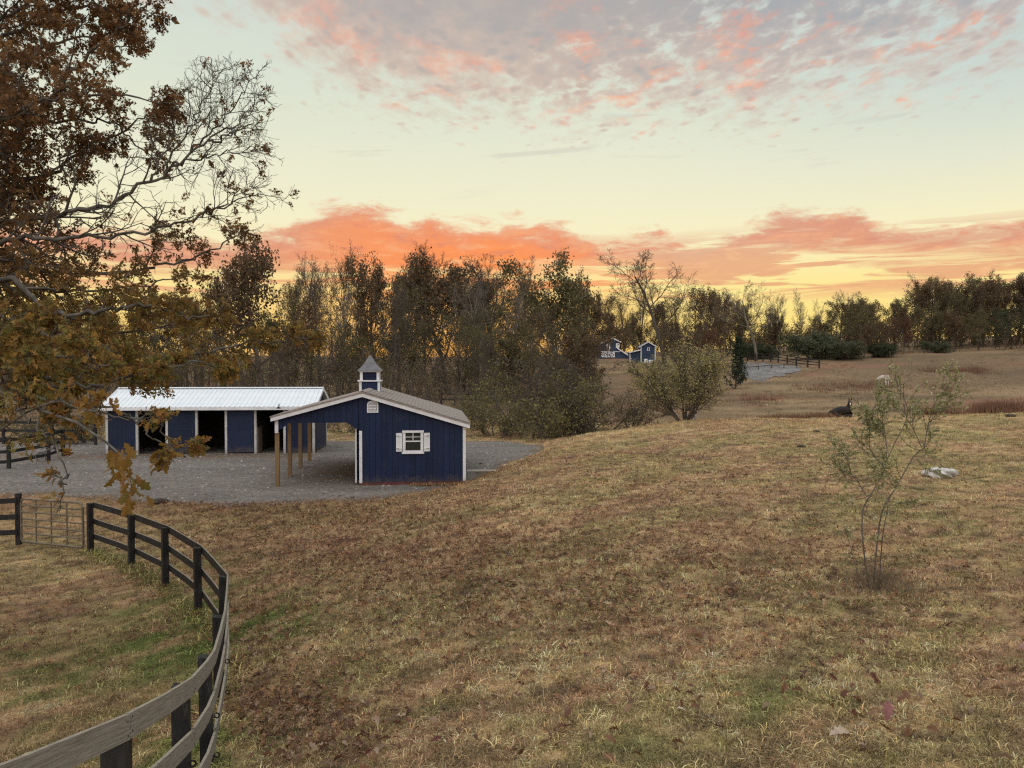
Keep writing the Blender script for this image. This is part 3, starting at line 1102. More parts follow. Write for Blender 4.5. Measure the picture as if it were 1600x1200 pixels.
# gable vent
vn = MB()
vx, vz0, vz1, vr = 3.36, 2.66, 2.92, .17


def arch(r):
    return [(vx - r, vz0 - (r - .17)), (vx + r, vz0 - (r - .17))] + [(vx + r * math.cos(t), vz1 + r * .75 * math.sin(t)) for t in np.linspace(0, PI, 9)]


vent = MB().prism(arch(.20), -.05, -.022).build('gable_vent', M['white'], shed)
MB().prism(arch(.145), -.056, -.051).build('vent_back', M['hole'], vent)
for k in range(6):
    z_ = vz0 + .06 + k * .055
    MB().hexa([(vx - .13, -.08, z_ - .012), (vx + .13, -.08, z_ - .012), (vx + .13, -.058, z_ + .012), (vx - .13, -.058, z_ + .012),
               (vx - .13, -.08, z_ - .004), (vx + .13, -.08, z_ - .004), (vx + .13, -.058, z_ + .02), (vx - .13, -.058, z_ + .02)]).build('louvre', M['white'], vent)
# window with shutters
wx0, wx1, wz0, wz1 = 4.42, 5.16, 1.17, 1.98
win = MB()
win.box(wx0, wx1, -.055, -.02, wz0, wz0 + .09).box(wx0 - .015, wx1 + .015, -.075, -.02, wz1 - .08, wz1)
win.box(wx0, wx0 + .10, -.055, -.02, wz0 + .092, wz1 - .082).box(wx1 - .10, wx1, -.055, -.02, wz0 + .092, wz1 - .082)
win = win.build('window', M['white'], shed)
MB().box(wx0 + .10, wx1 - .10, -.030, -.022, wz0 + .09, wz1 - .08).build('pane', M['glass'], win)
mz = wz0 + .42
MB().box(wx0 + .102, wx1 - .102, -.05, -.032, mz - .022, mz + .022).build('meeting_rail', M['white'], win)
MB().box((wx0 + wx1) / 2 - .012, (wx0 + wx1) / 2 + .012, -.045, -.032, mz + .024, wz1 - .084).build('muntin', M['white'], win)
MB().box(wx0 + .104, wx1 - .104, -.0455, -.0325, mz + .145, mz + .165).build('muntin', M['white'], win)
MB().box(wx0 - .03, wx1 + .03, -.09, -.057, wz0 - .03, wz0 + .02).build('sill', M['white'], win)
for sx in (-1, 1):
    a = wx0 - .235 if sx < 0 else wx1 + .02
    b = a + .215
    sh = MB()
    for q in range(2):
        sh.box(a + q * .109, a + q * .109 + .106, -.04, -.018, wz0 + .05, wz1 - .09)
    sh = sh.build('shutter', M['white'], shed)
    for z_ in (wz0 + .13, wz1 - .22):
        MB().box(a + .008, b - .008, -.054, -.0405, z_, z_ + .055).build('batten', M['white'], sh)
    for z_ in (wz0 + .155, wz1 - .195):
        MB().box(a + (.02 if sx < 0 else .10), a + (.11 if sx < 0 else .19), -.06, -.0545, z_ - .006, z_ + .010).build('strap_hinge', M['black'], sh)
# cupola
CP_ = ZP - .14
cy, cw = 3.75, .40
cb = MB().box(SP - cw, SP + cw, cy - cw, cy + cw, ZP - .25, CP_ + .42).build('cupola_base', M['navy'], shed)
for sx in (-1, 1):
    for sy in (-1, 1):
        MB().box(SP + sx * (cw - .035) - .05, SP + sx * (cw - .035) + .05, cy + sy * (cw - .035) - .05, cy + sy * (cw - .035) + .05, ZP - .25, CP_ + .40).build('corner_trim', M['white'], cb)
MB().box(SP - cw - .07, SP + cw + .07, cy - cw - .07, cy + cw + .07, CP_ + .422, CP_ + .475).build('cupola_sill', M['white'], shed)
cl = MB().box(SP - .30, SP + .30, cy - .30, cy + .30, CP_ + .477, CP_ + .80).build('cupola_lantern', M['navy_dark'], shed)
for sx in (-1, 1):
    for sy in (-1, 1):
        MB().box(SP + sx * .33 - .055, SP + sx * .33 + .055, cy + sy * .33 - .055, cy + sy * .33 + .055, CP_ + .477, CP_ + .84).build('corner_trim', M['white'], cl)
for q in range(5):
    z_ = CP_ + .50 + q * .065
    MB().box(SP - .272, SP + .272, cy - .325, cy - .302, z_, z_ + .045).build('louvre', M['navy'], cl)
    MB().box(SP + .302, SP + .325, cy - .272, cy + .272, z_, z_ + .045).build('louvre', M['navy'], cl)
MB().box(SP - .42, SP + .42, cy - .42, cy + .42, CP_ + .80, CP_ + .85).build('cupola_cornice', M['white'], shed)
cr = MB()
prof = [(.49, .852), (.46, .89), (.36, .98), (.25, 1.12), (.15, 1.28), (.065, 1.42), (.0, 1.50)]
for (r0, z0), (r1, z1) in zip(prof[:-1], prof[1:]):
    c0 = [(SP + sx * r0, cy + sy * r0, CP_ + z0) for sx, sy in ((-1, -1), (1, -1), (1, 1), (-1, 1))]
    c1 = [(SP + sx * r1, cy + sy * r1, CP_ + z1) for sx, sy in ((-1, -1), (1, -1), (1, 1), (-1, 1))]
    for i in range(4):
        cr.add([c0[i], c0[(i + 1) % 4], c1[(i + 1) % 4], c1[i]], [(0, 1, 2, 3)])
cr.box(SP - .49, SP + .49, cy - .49, cy + .49, CP_ + .845, CP_ + .851)
cr.build('cupola_roof', M['slate'], shed)

# ------------------------------------------------------------------ long stall barn
A_BN = math.atan(100 / 1200)
P_BN = at(168, 712, 36.86)
barn = thing('stall_barn', 'long low navy stall barn with white ribbed metal roof and open stalls', 'barn', (P_BN[0], P_BN[1], 0), A_BN)
BL, BD, BE, BR = 9.75, 3.7, 2.36, 3.12
bay = BL / 7
for k in range(8):
    x_ = k * bay
    MB().box(x_ - .055, x_ + .055, -.06, .06, 0, BE - .1).build('front_post', M['white_dirty'], barn)
for k in (0, 2, 4, 6):
    x0, x1 = k * bay + .06, (k + 1) * bay - .06
    if k in (2, 4):
        dr = MB().box(x0 + .01, x1 - .01, -.045, .0, .10, 1.22).box(x0 + .01, x1 - .01, -.045, .0, 1.24, BE - .22).build('stall_door', M['navy_dark'], barn)
        MB().box(x0 + .01, x1 - .01, -.062, -.046, 1.19, 1.27).build('door_rail', M['navy'], dr)
        MB().box(x0 + .01, x1 - .01, -.062, -.046, .10, .2).build('door_rail', M['navy'], dr)
        MB().tube([(x1 - .12, -.05, 1.05), (x1 - .12, -.085, 1.07), (x1 - .12, -.085, 1.17), (x1 - .12, -.05, 1.18)], [.01] * 4, 5).build('handle', M['galv'], dr)
        MB().tube([(x0 - .5, -.075, BE - .19), (x1 + .4, -.075, BE - .19)], [.022, .022], 6).build('door_track', M['galv'], dr)
    else:
        pn = MB()
        for q in range(6):
            a = x0 + q * (x1 - x0) / 6
            pn.box(a + .003, a + (x1 - x0) / 6 - .003, -.03, .02, .06, BE - .16)
        pn.build('front_panel', M['navy_dark'], barn)
for k in (1, 3, 5):
    x0, x1 = k * bay + .06, (k + 1) * bay - .06
    MB().box(x0, x1, -.02, .05, BE - .24, BE - .12).build('stall_header', M['navy_dark'], barn)
    if k == 5:
        MB().box(x0, x0 + .05, .02, .9, 0.05, 1.3).build('swung_gate', M['bare_wood'], barn)
MB().box(-.05, BL + .05, -.02, .05, -.05, .05).build('sill_beam', M['bare_wood'], barn)
# back wall with three window openings, ends, partitions, floor boards
bk = MB()
ops = [(k * bay + .95, k * bay + 1.30) for k in (1, 3)]
segs = [0.0] + [v for o_ in ops for v in o_] + [BL]
for k in range(0, len(segs), 2):
    bk.box(segs[k], segs[k + 1], BD - .06, BD, 0, BE - .05)
for a, b in ops:
    bk.box(a, b, BD - .06, BD, 0, 1.45).box(a, b, BD - .06, BD, 1.98, BE - .05)
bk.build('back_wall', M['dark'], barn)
for x_, nm in ((.0, 'end_wall'), (BL, 'end_wall')):
    e = MB()
    n_ = 18
    for q in range(n_):
        y0_, y1_ = .07 + q * (BD - .14) / n_, .07 + (q + 1) * (BD - .14) / n_
        zt = lambda y: BE - .06 + (BR - BE) * (1 - abs(y - BD / 2) / (BD / 2))
        s_ = .03
        xa, xb = (x_ - s_, x_ + s_)
        if y0_ < BD / 2 < y1_:
            y1_ = BD / 2
        e.hexa([(xa, y0_ + .003, .03), (xb, y0_ + .003, .03), (xb, y1_ - .003, .03), (xa, y1_ - .003, .03), (xa, y0_ + .003, zt(y0_) - .04), (xb, y0_ + .003, zt(y0_) - .04), (xb, y1_ - .003, zt(y1_) - .04), (xa, y1_ - .003, zt(y1_) - .04)])
    e.build(nm, M['navy'], barn)
MB().box(BL - .06, BL + .06, BD - .06, BD + .05, 0, BE - .06).build('corner_post', M['white_dirty'], barn)
for k in (2, 4, 5):
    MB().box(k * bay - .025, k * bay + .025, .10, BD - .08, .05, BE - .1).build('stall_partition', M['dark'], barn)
# roof panels with standing ribs, ridge cap, fascia, rakes
npan = 11
x0r, x1r = -.18, BL + .18
pw_ = (x1r - x0r) / npan
yf, yb = -.42, BD + .42
slp = (BR - BE) / (BD / 2)
zf = BE - slp * .42 * .55 + .06


def panel_mesh(front_side):
    mb = MB()
    ya, za = (yf, BE + .02 - slp * .12) if front_side else (yb, BE + .02 - slp * .12)
    yr, zr = BD / 2, BR + .06
    prof_ = []
    nr = 4
    for r_ in range(nr):
        a = r_ * pw_ / nr
        prof_ += [(a, 0), (a + .03, 0), (a + .045, .026), (a + .075, .026), (a + .09, 0)]
    prof_.append((pw_ - .002, 0))
    v0 = [(x_, ya, za + z_) for x_, z_ in prof_] + [(x_, yr, zr + z_) for x_, z_ in prof_]
    n_ = len(prof_)
    mb.add(v0, [(i, i + 1, i + 1 + n_, i + n_) for i in range(n_ - 1)])
    v1 = [(x_, ya, za - .012) for x_ in (0, pw_ - .002)] + [(x_, yr, zr - .012) for x_ in (0, pw_ - .002)]
    mb.add(v1, [(0, 2, 3, 1)])
    mb.add([v0[0], v0[n_ - 1], v1[1], v1[0]], [(0, 1, 2, 3)])
    return mb.mesh('roof_panel', M['roof_metal'])


for fs in (True, False):
    pm = panel_mesh(fs)
    for k in range(npan):
        link('roof_panel', pm, barn, (x0r + k * pw_, 0, 0))
MB().prism([(x0r - .02, 0), (x1r + .02, 0), (x1r + .02, .01), (x0r - .02, .01)], 0, .01)
rc = MB()
for sgn in (-1, 1):
    ya, yb_ = BD / 2, BD / 2 + sgn * .16
    rc.hexa([(x0r - .02, min(ya, yb_), BR + (.095 if ya < yb_ else .06)), (x1r + .02, min(ya, yb_), BR + (.095 if ya < yb_ else .06)), (x1r + .02, max(ya, yb_), BR + (.06 if ya < yb_ else .095)), (x0r - .02, max(ya, yb_), BR + (.06 if ya < yb_ else .095)),
             (x0r - .02, min(ya, yb_), BR + (.11 if ya < yb_ else .075)), (x1r + .02, min(ya, yb_), BR + (.11 if ya < yb_ else .075)), (x1r + .02, max(ya, yb_), BR + (.075 if ya < yb_ else .11)), (x0r - .02, max(ya, yb_), BR + (.075 if ya < yb_ else .11))])
rc.build('ridge_cap', M['roof_metal'], barn)
ze = BE + .02 - slp * .12
MB().box(x0r - .02, x1r + .02, yf - .025, yf - .003, ze - .15, ze + .005).build('eave_fascia', M['white'], barn)
for xe in (x0r - .03, x1r):
    for (ya, za, yb_, zb) in ((yf, ze, BD / 2, BR + .06), (BD / 2, BR + .06, yb, ze)):
        MB().hexa([(xe, ya, za - .15), (xe + .03, ya, za - .15), (xe + .03, yb_, zb - .15), (xe, yb_, zb - .15), (xe, ya, za + .03), (xe + .03, ya, za + .03), (xe + .03, yb_, zb + .03), (xe, yb_, zb + .03)]).build('rake_board', M['white'], barn)
# soffit board under the front eave, gooseneck lamp
MB().box(x0r, x1r, yf + .01, -.065, ze - .12, ze - .10).build('soffit', M['white_dirty'], barn)
lx_ = 6.1 * bay
gl = MB().tube([(lx_ - .25, yf - .03, ze - .02), (lx_ - .25, yf - .16, ze + .06), (lx_ - .25, yf - .28, ze + .16), (lx_ - .25, yf - .40, ze + .12), (lx_ - .25, yf - .43, ze + .03)], [.012] * 5, 6).build('gooseneck_bracket', M['black'], barn)
MB().tube([(lx_ - .25, yf - .43, ze + .04), (lx_ - .25, yf - .43, ze - .02), (lx_ - .25, yf - .43, ze - .06)], [.02, .07, .12], 10).build('lamp_shade', M['black'], gl)

# ------------------------------------------------------------------ far barn and far tower shed
Pb = at(955, 560, 190)
fb = thing('far_barn', 'distant navy barn with white trim, hayloft door and white cross-braced doors', 'barn', (Pb[0], Pb[1], h1(Pb[0], Pb[1])), -.12)
u = 172 / 1200                        # metres per photo pixel there


def hx(px):
    return (px - 955) * u


zb = lambda py: (562 - py) * u
poly = [(hx(931), 0), (hx(984), 0), (hx(984), zb(557)), (hx(966), zb(545)), (hx(966), zb(534)), (hx(957), zb(528)), (hx(938), zb(536)), (hx(931), zb(541))]
MB().prism([(a, b) for a, b in poly], 0, 9).build('wall', M['navy_hazed'], fb)
rb = MB()
for (xa, za, xb, zb2) in ((hx(936), zb(537), hx(957), zb(527.5)), (hx(957), zb(527.5), hx(972), zb(534.5)), (hx(965), zb(544.5), hx(985), zb(557.5))):
    rb.hexa([(xa, -.5, za), (xb, -.5, zb2), (xb, 9.4, zb2), (xa, 9.4, za), (xa, -.5, za + .22), (xb, -.5, zb2 + .22), (xb, 9.4, zb2 + .22), (xa, 9.4, za + .22)])
rb.build('roof', M['slate'], fb)
for (xa, za, xb, zb2) in ((hx(936), zb(537), hx(957), zb(527.5)), (hx(957), zb(527.5), hx(972), zb(534.5)), (hx(965), zb(544.5), hx(985), zb(557.5))):
    MB().hexa([(xa, -.56, za - .12), (xb, -.56, zb2 - .12), (xb, -.51, zb2 - .12), (xa, -.51, za - .12), (xa, -.56, za + .2), (xb, -.56, zb2 + .2), (xb, -.51, zb2 + .2), (xa, -.51, za + .2)]).build('rake_board', M['white'], fb)
ld = MB().box(hx(946.5), hx(953.5), -.10, -.02, zb(549), zb(536.5)).build('hayloft_door', M['white'], fb)
MB().box(hx(948.5), hx(951.5), -.14, -.105, zb(547), zb(539)).build('opening', M['glass'], ld)
MB().box(hx(963), hx(969), -.16, -.02, zb(544), zb(536)).build('side_window', M['white'], fb)
for q in range(2):
    a, b = hx(938.5 + q * 11.5), hx(949.5 + q * 11.5)
    z0, z1 = zb(560), zb(551.5)
    dd = MB().box(a, b, -.08, -.02, z0, z1).build('cross_braced_door', M['navy_hazed'], fb)
    MB().box(a, b, -.14, -.082, z1 - .2, z1).box(a, b, -.14, -.082, z0, z0 + .2).box(a, a + .2, -.14, -.082, z0 + .202, z1 - .202).box(b - .2, b, -.14, -.082, z0 + .202, z1 - .202).build('door_frame', M['white'], dd)
    MB().beam((a + .2, -.11, z0 + .2), (b - .2, -.11, z1 - .2), .05, .18, (0, 0, 1)).beam((a + .2, -.125, z1 - .2), (b - .2, -.125, z0 + .2), .05, .18, (0, 0, 1)).build('cross_brace', M['white'], dd)
MB().box(hx(936), hx(971), -.12, -.02, zb(551), zb(549.8)).build('trim_band', M['white'], fb)

Pt = at(1000, 565, 178)
ft = thing('far_tall_shed', 'distant narrow two-storey navy shed with white trim and low side wing', 'shed', (Pt[0], Pt[1], h1(Pt[0], Pt[1])), -.05)
u2 = 178 / 1200
hx2 = lambda px: (px - 1000) * u2
zb2_ = lambda py: (567 - py) * u2
MB().prism([(hx2(1001), 0), (hx2(1024), 0), (hx2(1024), zb2_(542)), (hx2(1012.5), zb2_(535.5)), (hx2(1001), zb2_(542))], 0, 4.5).build('wall', M['navy_hazed'], ft)
MB().prism([(hx2(984), 0), (hx2(1000.8), 0), (hx2(1000.8), zb2_(547.5)), (hx2(984), zb2_(551))], .3, 4).build('wing', M['navy_hazed'], ft)
rt = MB()
for xa, za, xb, zb_ in ((hx2(998), zb2_(542.5), hx2(1012.5), zb2_(534.6)), (hx2(1012.5), zb2_(534.6), hx2(1027), zb2_(542.5)), (hx2(982.5), zb2_(550.8), hx2(1000.8), zb2_(546.8))):
    rt.hexa([(xa, -.35, za), (xb, -.35, zb_), (xb, 4.8, zb_), (xa, 4.8, za), (xa, -.35, za + .15), (xb, -.35, zb_ + .15), (xb, 4.8, zb_ + .15), (xa, 4.8, za + .15)])
rt.build('roof', M['slate'], ft)
for xa, za, xb, zb_ in ((hx2(998), zb2_(542.5), hx2(1012.5), zb2_(534.6)), (hx2(1012.5), zb2_(534.6), hx2(1027), zb2_(542.5)), (hx2(982.5), zb2_(550.8), hx2(1000.8), zb2_(546.8))):
    MB().hexa([(xa, -.41, za - .1), (xb, -.41, zb_ - .1), (xb, -.36, zb_ - .1), (xa, -.36, za - .1), (xa, -.41, za + .14), (xb, -.41, zb_ + .14), (xb, -.36, zb_ + .14), (xa, -.36, za + .14)]).build('rake_board', M['white'], ft)
for px in (1001.6, 1023.4):
    MB().box(hx2(px) - .1, hx2(px) + .1, -.08, -.01, 0, zb2_(542)).build('corner_trim', M['white'], ft)
MB().box(hx2(984), hx2(984) + .18, .2, .29, 0, zb2_(551)).build('corner_trim', M['white'], ft)
wf = MB().box(hx2(1011), hx2(1015), -.08, -.01, zb2_(548), zb2_(543)).build('window', M['white'], ft)
MB().box(hx2(1012), hx2(1014), -.11, -.082, zb2_(547.2), zb2_(543.8)).build('pane', M['glass'], wf)
for px, w2, h2, nm, lb in ((1007.5, .42, .95, 'white_tank', 'white upright tank standing at the foot of the distant narrow shed'), (1015.0, .55, .7, 'white_trough', 'low white tub beside the white tank at the distant shed')):
    X_, Y_ = Pt[0] + hx2(px), Pt[1] - 1.6
    tk = MB().tube([(0, 0, 0), (0, 0, .1), (0, 0, h2 - .15), (0, 0, h2)], [w2 * .9, w2, w2, w2 * .75], 12).build(nm, M['white'], None, loc=(X_, Y_, h1(X_, Y_)))
    tag(tk, lb, 'tank' if 'tank' in nm else 'tub')

# ------------------------------------------------------------------ paddock fence in the foreground
fpts = [((px - 800) / FPX * d, d) for px, d in [(138, 19.5), (202, 18), (255, 16.3), (306, 14.3), (345, 12.1), (338, 9.9), (318, 7.8), (280, 6), (170, 4.2)]] + [(-2.05, 2.0), (-2.3, -.2)]
ftop = [.84, .83, .89, .94, 1.0, 1.13, 1.40, 1.86, 2.39, 3.03, 3.5]
fence = thing('paddock_fence', 'curving three-board fence, black inside and weathered grey outside, running to the foreground', 'fence', (fpts[4][0], fpts[4][1], h1(*fpts[4])))
fo = Vector(fence.location)
nrm = []
for k in range(len(fpts)):
    a, b = Vector(fpts[max(k - 1, 0)]), Vector(fpts[min(k + 1, len(fpts) - 1)])
    t_ = (b - a).normalized()
    nrm.append(Vector((-t_.y, t_.x)) if k < 0 else Vector((-t_.y, t_.x)))
cen = Vector((-12, 11))
for k, n_ in enumerate(nrm):
    if (Vector(fpts[k]) - cen).dot(n_) < 0:
        nrm[k] = -n_
for k, (x_, y_) in enumerate(fpts):
    g_ = h1(x_, y_)
    ang = math.atan2(nrm[k].y, nrm[k].x)
    top_ = ftop[k] - (.045 if k < 5 else .085)
    pm = MB()
    hw = .062
    pm.hexa([(-hw, -hw, g_ - .3), (hw, -hw, g_ - .3), (hw, hw, g_ - .3), (-hw, hw, g_ - .3), (-hw, -hw, top_ + .02), (hw, -hw, top_ - .0), (hw, hw, top_ - .0), (-hw, hw, top_ + .02)], 0)
    po = pm.build('post', M['black_fence'], fence)
    po.location = (x_ - fo.x, y_ - fo.y, -fo.z)
    po.rotation_euler = (random.uniform(-.012, .012), random.uniform(-.012, .012), ang)
for k in range(len(fpts) - 1):
    for lev, (zo, bh) in enumerate(((-.085, .145), (-.50, .14), (-.90, .14))):
        A = Vector(fpts[k]) + nrm[k] * .078
        B = Vector(fpts[k + 1]) + nrm[k + 1] * .078
        za, zb_ = ftop[k] + zo * (1 if k < 6 else 1.02), ftop[k + 1] + zo
        za += random.uniform(-.012, .012) if lev else 0
        t2 = (B - A).normalized() * .003
        A, B = A + t2, B - t2
        na_, nb_ = nrm[k] * .013, nrm[k + 1] * .013
        z0a, z1a, z0b, z1b = za - bh / 2, za + bh / 2, zb_ - bh / 2, zb_ + bh / 2
        # slight sag in the middle: two segments
        Mx = (A + B) / 2 + (nrm[k] + nrm[k + 1]).normalized() * random.uniform(-.004, .022)
        nm_ = (nrm[k] + nrm[k + 1]).normalized() * .013
        sag = random.uniform(-.012, .006)
        z0m, z1m = (z0a + z0b) / 2 + sag, (z1a + z1b) / 2 + sag
        sec = [(A, na_, z0a, z1a), (Mx, nm_, z0m, z1m), (B, nb_, z0b, z1b)]
        vs = []
        for P_, n2_, zl, zh in sec:
            vs += [(P_.x - n2_.x - fo.x, P_.y - n2_.y - fo.y, zl - fo.z), (P_.x + n2_.x - fo.x, P_.y + n2_.y - fo.y, zl - fo.z), (P_.x + n2_.x - fo.x, P_.y + n2_.y - fo.y, zh - fo.z), (P_.x - n2_.x - fo.x, P_.y - n2_.y - fo.y, zh - fo.z)]
        fs, fm = [(0, 1, 2, 3), (11, 10, 9, 8)], [1, 1]
        for q in (0, 4):
            fs += [(q, q + 4, q + 5, q + 1), (q + 1, q + 5, q + 6, q + 2), (q + 2, q + 6, q + 7, q + 3), (q + 3, q + 7, q + 4, q)]
            fm += [0, 1, 2, 0]
        me = bpy.data.meshes.new('rail')
        me.from_pydata(vs, [], fs)
        for m_ in (M['black_fence'], M['grey_board'], M['board_top']):
            me.materials.append(m_)
        me.polygons.foreach_set('material_index', fm)
        # grain runs along each board: distance along, height across
        along = [0, (Mx - A).length, (B - A).length]
        gr_ = me.attributes.new('grain', 'FLOAT_VECTOR', 'POINT')
        gr_.data.foreach_set('vector', np.array([(along[i_ // 4] + k * 3.7, .14 * (i_ % 4 in (2, 3)), lev * 5.0) for i_ in range(12)], np.float32).ravel())
        bm = bmesh.new()
        bm.from_mesh(me)
        bmesh.ops.recalc_face_normals(bm, faces=bm.faces)
        bm.to_mesh(me)
        bm.free()
        link('rail', me, fence)
# nail heads on the weathered outside
for k in range(4, 10):
    for lev, zo in enumerate((-.085, -.50, -.90)):
        for sgn in (-1, 1):
            for q in (-1, 1):
                if not 0 < k + sgn < len(fpts):
                    continue
                P_ = Vector(fpts[k]) + nrm[k] * .094 + (Vector(fpts[k + sgn]) - Vector(fpts[k])).normalized() * .035
                z_ = ftop[k] + zo + q * .04
                n3 = Vector((nrm[k].x, nrm[k].y, 0))
                c_ = Vector((P_.x - fo.x, P_.y - fo.y, z_ - fo.z))
                MB().tube([c_ - n3 * .006, c_ + n3 * .0], [.0055, .0055], 6).build('nail', M['black'], fence)
# wire insulators on the outside of the lower boards
for k in (5, 6, 7):
    for zo in (-.50, -.90):
        P_ = Vector(fpts[k]) + nrm[k] * .115 + (Vector(fpts[k + 1]) - Vector(fpts[k])).normalized() * .25
        z_ = ftop[k] + zo - .09
        rg = [(P_.x - fo.x + nrm[k].x * .025 * math.cos(t), P_.y - fo.y + nrm[k].y * .025 * math.cos(t), z_ - fo.z + .025 * math.sin(t)) for t in np.linspace(0, 2 * PI, 9)]
        MB().tube(rg, [.008] * 9, 5, caps=False).build('wire_insulator', M['black'], fence)

# gate and the fence piece left of it
gp0, gp1 = Vector((-13.37, 20.75)), Vector((-10.93, 19.62))
gz0, gz1 = h1(gp0.x, gp0.y), h1(gp1.x, gp1.y)
gate = thing('pasture_gate', 'galvanised tubular pasture gate between two black fence posts', 'gate', (gp0.x, gp0.y, gz0))
gv_ = gp1 - gp0
GL = gv_.length
gd = gv_.normalized()


def G(s, z):
    t_ = s / GL
    return (gd.x * s, gd.y * s, z + (gz1 - gz0) * t_)


z0, z1 = .10, 1.26
fr = [G(.12, z0), G(.08, z0 + .05), G(.08, z1 - .12), G(.12, z1 - .03), G(.22, z1), G(GL - .28, z1), G(GL - .17, z1 - .03), G(GL - .12, z1 - .12), G(GL - .12, z0 + .05), G(GL - .16, z0), G(.12, z0)]
MB().tube(fr, [.032] * len(fr), 8).build('frame', M['galv'], gate)
for q in range(1, 6):
    z_ = z0 + (z1 - z0) * (q / 6) ** .9
    MB().tube([G(.08, z_), G(GL - .12, z_)], [.024, .024], 6).build('bar', M['galv'], gate)
for q in range(1, 4):
    s_ = .08 + (GL - .2) * q / 4
    MB().tube([G(s_, z0), G(s_, z1)], [.019, .019], 6).build('upright', M['galv'], gate)
ch = [(gd.x * (GL - .13) + .05 * q, gd.y * (GL - .13) - .01 * q, .82 + (gz1 - gz0) - .05 * math.sin(q / 4 * PI)) for q in range(5)]
MB().tube(ch, [.009] * 5, 5).build('chain', M['galv'], gate)


def board_fence(name, label, pts, h_, rails, post_w=.12, rail_h=.14, group=None, side=1, topf=None):
    """straight runs of posts and boards over the terrain"""
    root = thing(name, label, 'fence', (pts[0][0], pts[0][1], h1(*pts[0])), 0, group)
    o_ = Vector(root.location)
    zs = [h1(*p) for p in pts]
    for (x_, y_), z_ in zip(pts, zs):
        MB().box(x_ - post_w / 2 - o_.x, x_ + post_w / 2 - o_.x, y_ - post_w / 2 - o_.y, y_ + post_w / 2 - o_.y, z_ - .3 - o_.z, z_ + h_ - o_.z).build('post', M['black_fence'], root)
    for k in range(len(pts) - 1):
        a, b = Vector(pts[k]), Vector(pts[k + 1])
        t_ = (b - a).normalized()
        n_ = Vector((-t_.y, t_.x)) * (post_w / 2 + .016) * side
        for r_ in rails:
            MB().beam((a.x + n_.x + t_.x * .002 - o_.x, a.y + n_.y + t_.y * .002 - o_.y, zs[k] + r_ - o_.z), (b.x + n_.x - t_.x * .002 - o_.x, b.y + n_.y - t_.y * .002 - o_.y, zs[k + 1] + r_ - o_.z), .028, rail_h).build('rail', M['black_fence'], root)
    return root


board_fence('paddock_fence', 'short run of black board fence left of the pasture gate', [(gp0.x - .02, gp0.y), (gp0.x - 2.35, gp0.y - .15), (gp0.x - 4.7, gp0.y - .5)], 1.40, (1.22, .78, .36))
a_ = at(14, 731, 32.0)
b_ = at(76, 721, 34.5)
c_ = at(99, 716, 36.5)
board_fence('yard_fence', 'black board fence at the left edge of the gravel yard', [(a_[0] - 2.3, a_[1] - 1.4), (a_[0], a_[1]), (b_[0], b_[1]), (c_[0], c_[1])], 1.3, (1.2, .72, .3))
board_fence('yard_fence', 'black board fence behind the left yard fence, half hidden by the oak', [(-34, 42.0), (-31, 42.2), (-28, 42.2), (-25.2, 42.0), (-22.6, 41.6)], 1.3, (1.2, .75, .3))
fl_ = []
for px, py, d in [(1168, 556, 152), (1180, 557, 149), (1192, 559, 146), (1204, 562, 143), (1216, 565, 140), (1230, 568, 136), (1244, 571, 132), (1262, 573, 129), (1280, 576, 127)]:
    p_ = at(px, py, d)
    fl_.append((p_[0], p_[1]))
board_fence('far_fence', 'distant black board fence running down beside the pale stone lot', fl_, 1.6, (1.45, .95, .5), .20, .15)
fl2 = []
for px, d in [(1166, 122), (1185, 122.5), (1205, 123), (1225, 123.5), (1245, 124)]:
    p_ = at(px, 570, d)
    fl2.append((p_[0], p_[1]))
board_fence('far_fence', 'low black fence along the back edge of the pale stone lot', fl2, .75, (.6,), .09, .10)
fl3 = [((px - 800) / 1200 * 74, 74 + k * .3) for k, px in enumerate(range(690, 772, 20))]
board_fence('field_fence', 'faint dark rail fence in the brown field behind the shed roof', fl3, 1.2, (1.1, .6), .14, .12)

# ------------------------------------------------------------------ small things on the ground
pk = at(752, 740, 31.0)
pkz = h1(pk[0], pk[1])
o = MB().hexa([(-.62, -.13, 0), (.62, -.13, .02), (.62, .13, .02), (-.62, .13, 0), (-.62, -.13, .05), (.62, -.13, .07), (.62, .13, .07), (-.62, .13, .05)]).build('timber_plank', M['plank'], None, loc=(pk[0] + .05, pk[1], pkz + .03), rot=(.05, 0, -.08))
tag(o, 'pale weathered plank lying on the bank beside the shed corner', 'plank')
rk = ray_ground(1467, 746)


def rough_blob(name, m_, sx, sy, sz, seed, sub=3, amp=.35, fr_=2.2):
    bm = bmesh.new()
    bmesh.ops.create_icosphere(bm, subdivisions=sub, radius=1)
    r_ = random.Random(seed)
    for v in bm.verts:
        n_ = v.co.normalized()
        f = float(vnoise(n_.x * fr_ + n_.z * 1.7 + seed, n_.y * fr_ - n_.z + seed * 2, seed)) + .5 * float(vnoise(n_.x * fr_ * 2.6 + n_.z * 3, n_.y * fr_ * 2.6 + seed, seed + 1))
        v.co = n_ * (1 - amp + amp * 1.35 * f)
        v.co.x *= sx
        v.co.y *= sy
        v.co.z *= sz
    me = bpy.data.meshes.new(name)
    bm.to_mesh(me)
    bm.free()
    me.materials.append(m_)
    return me


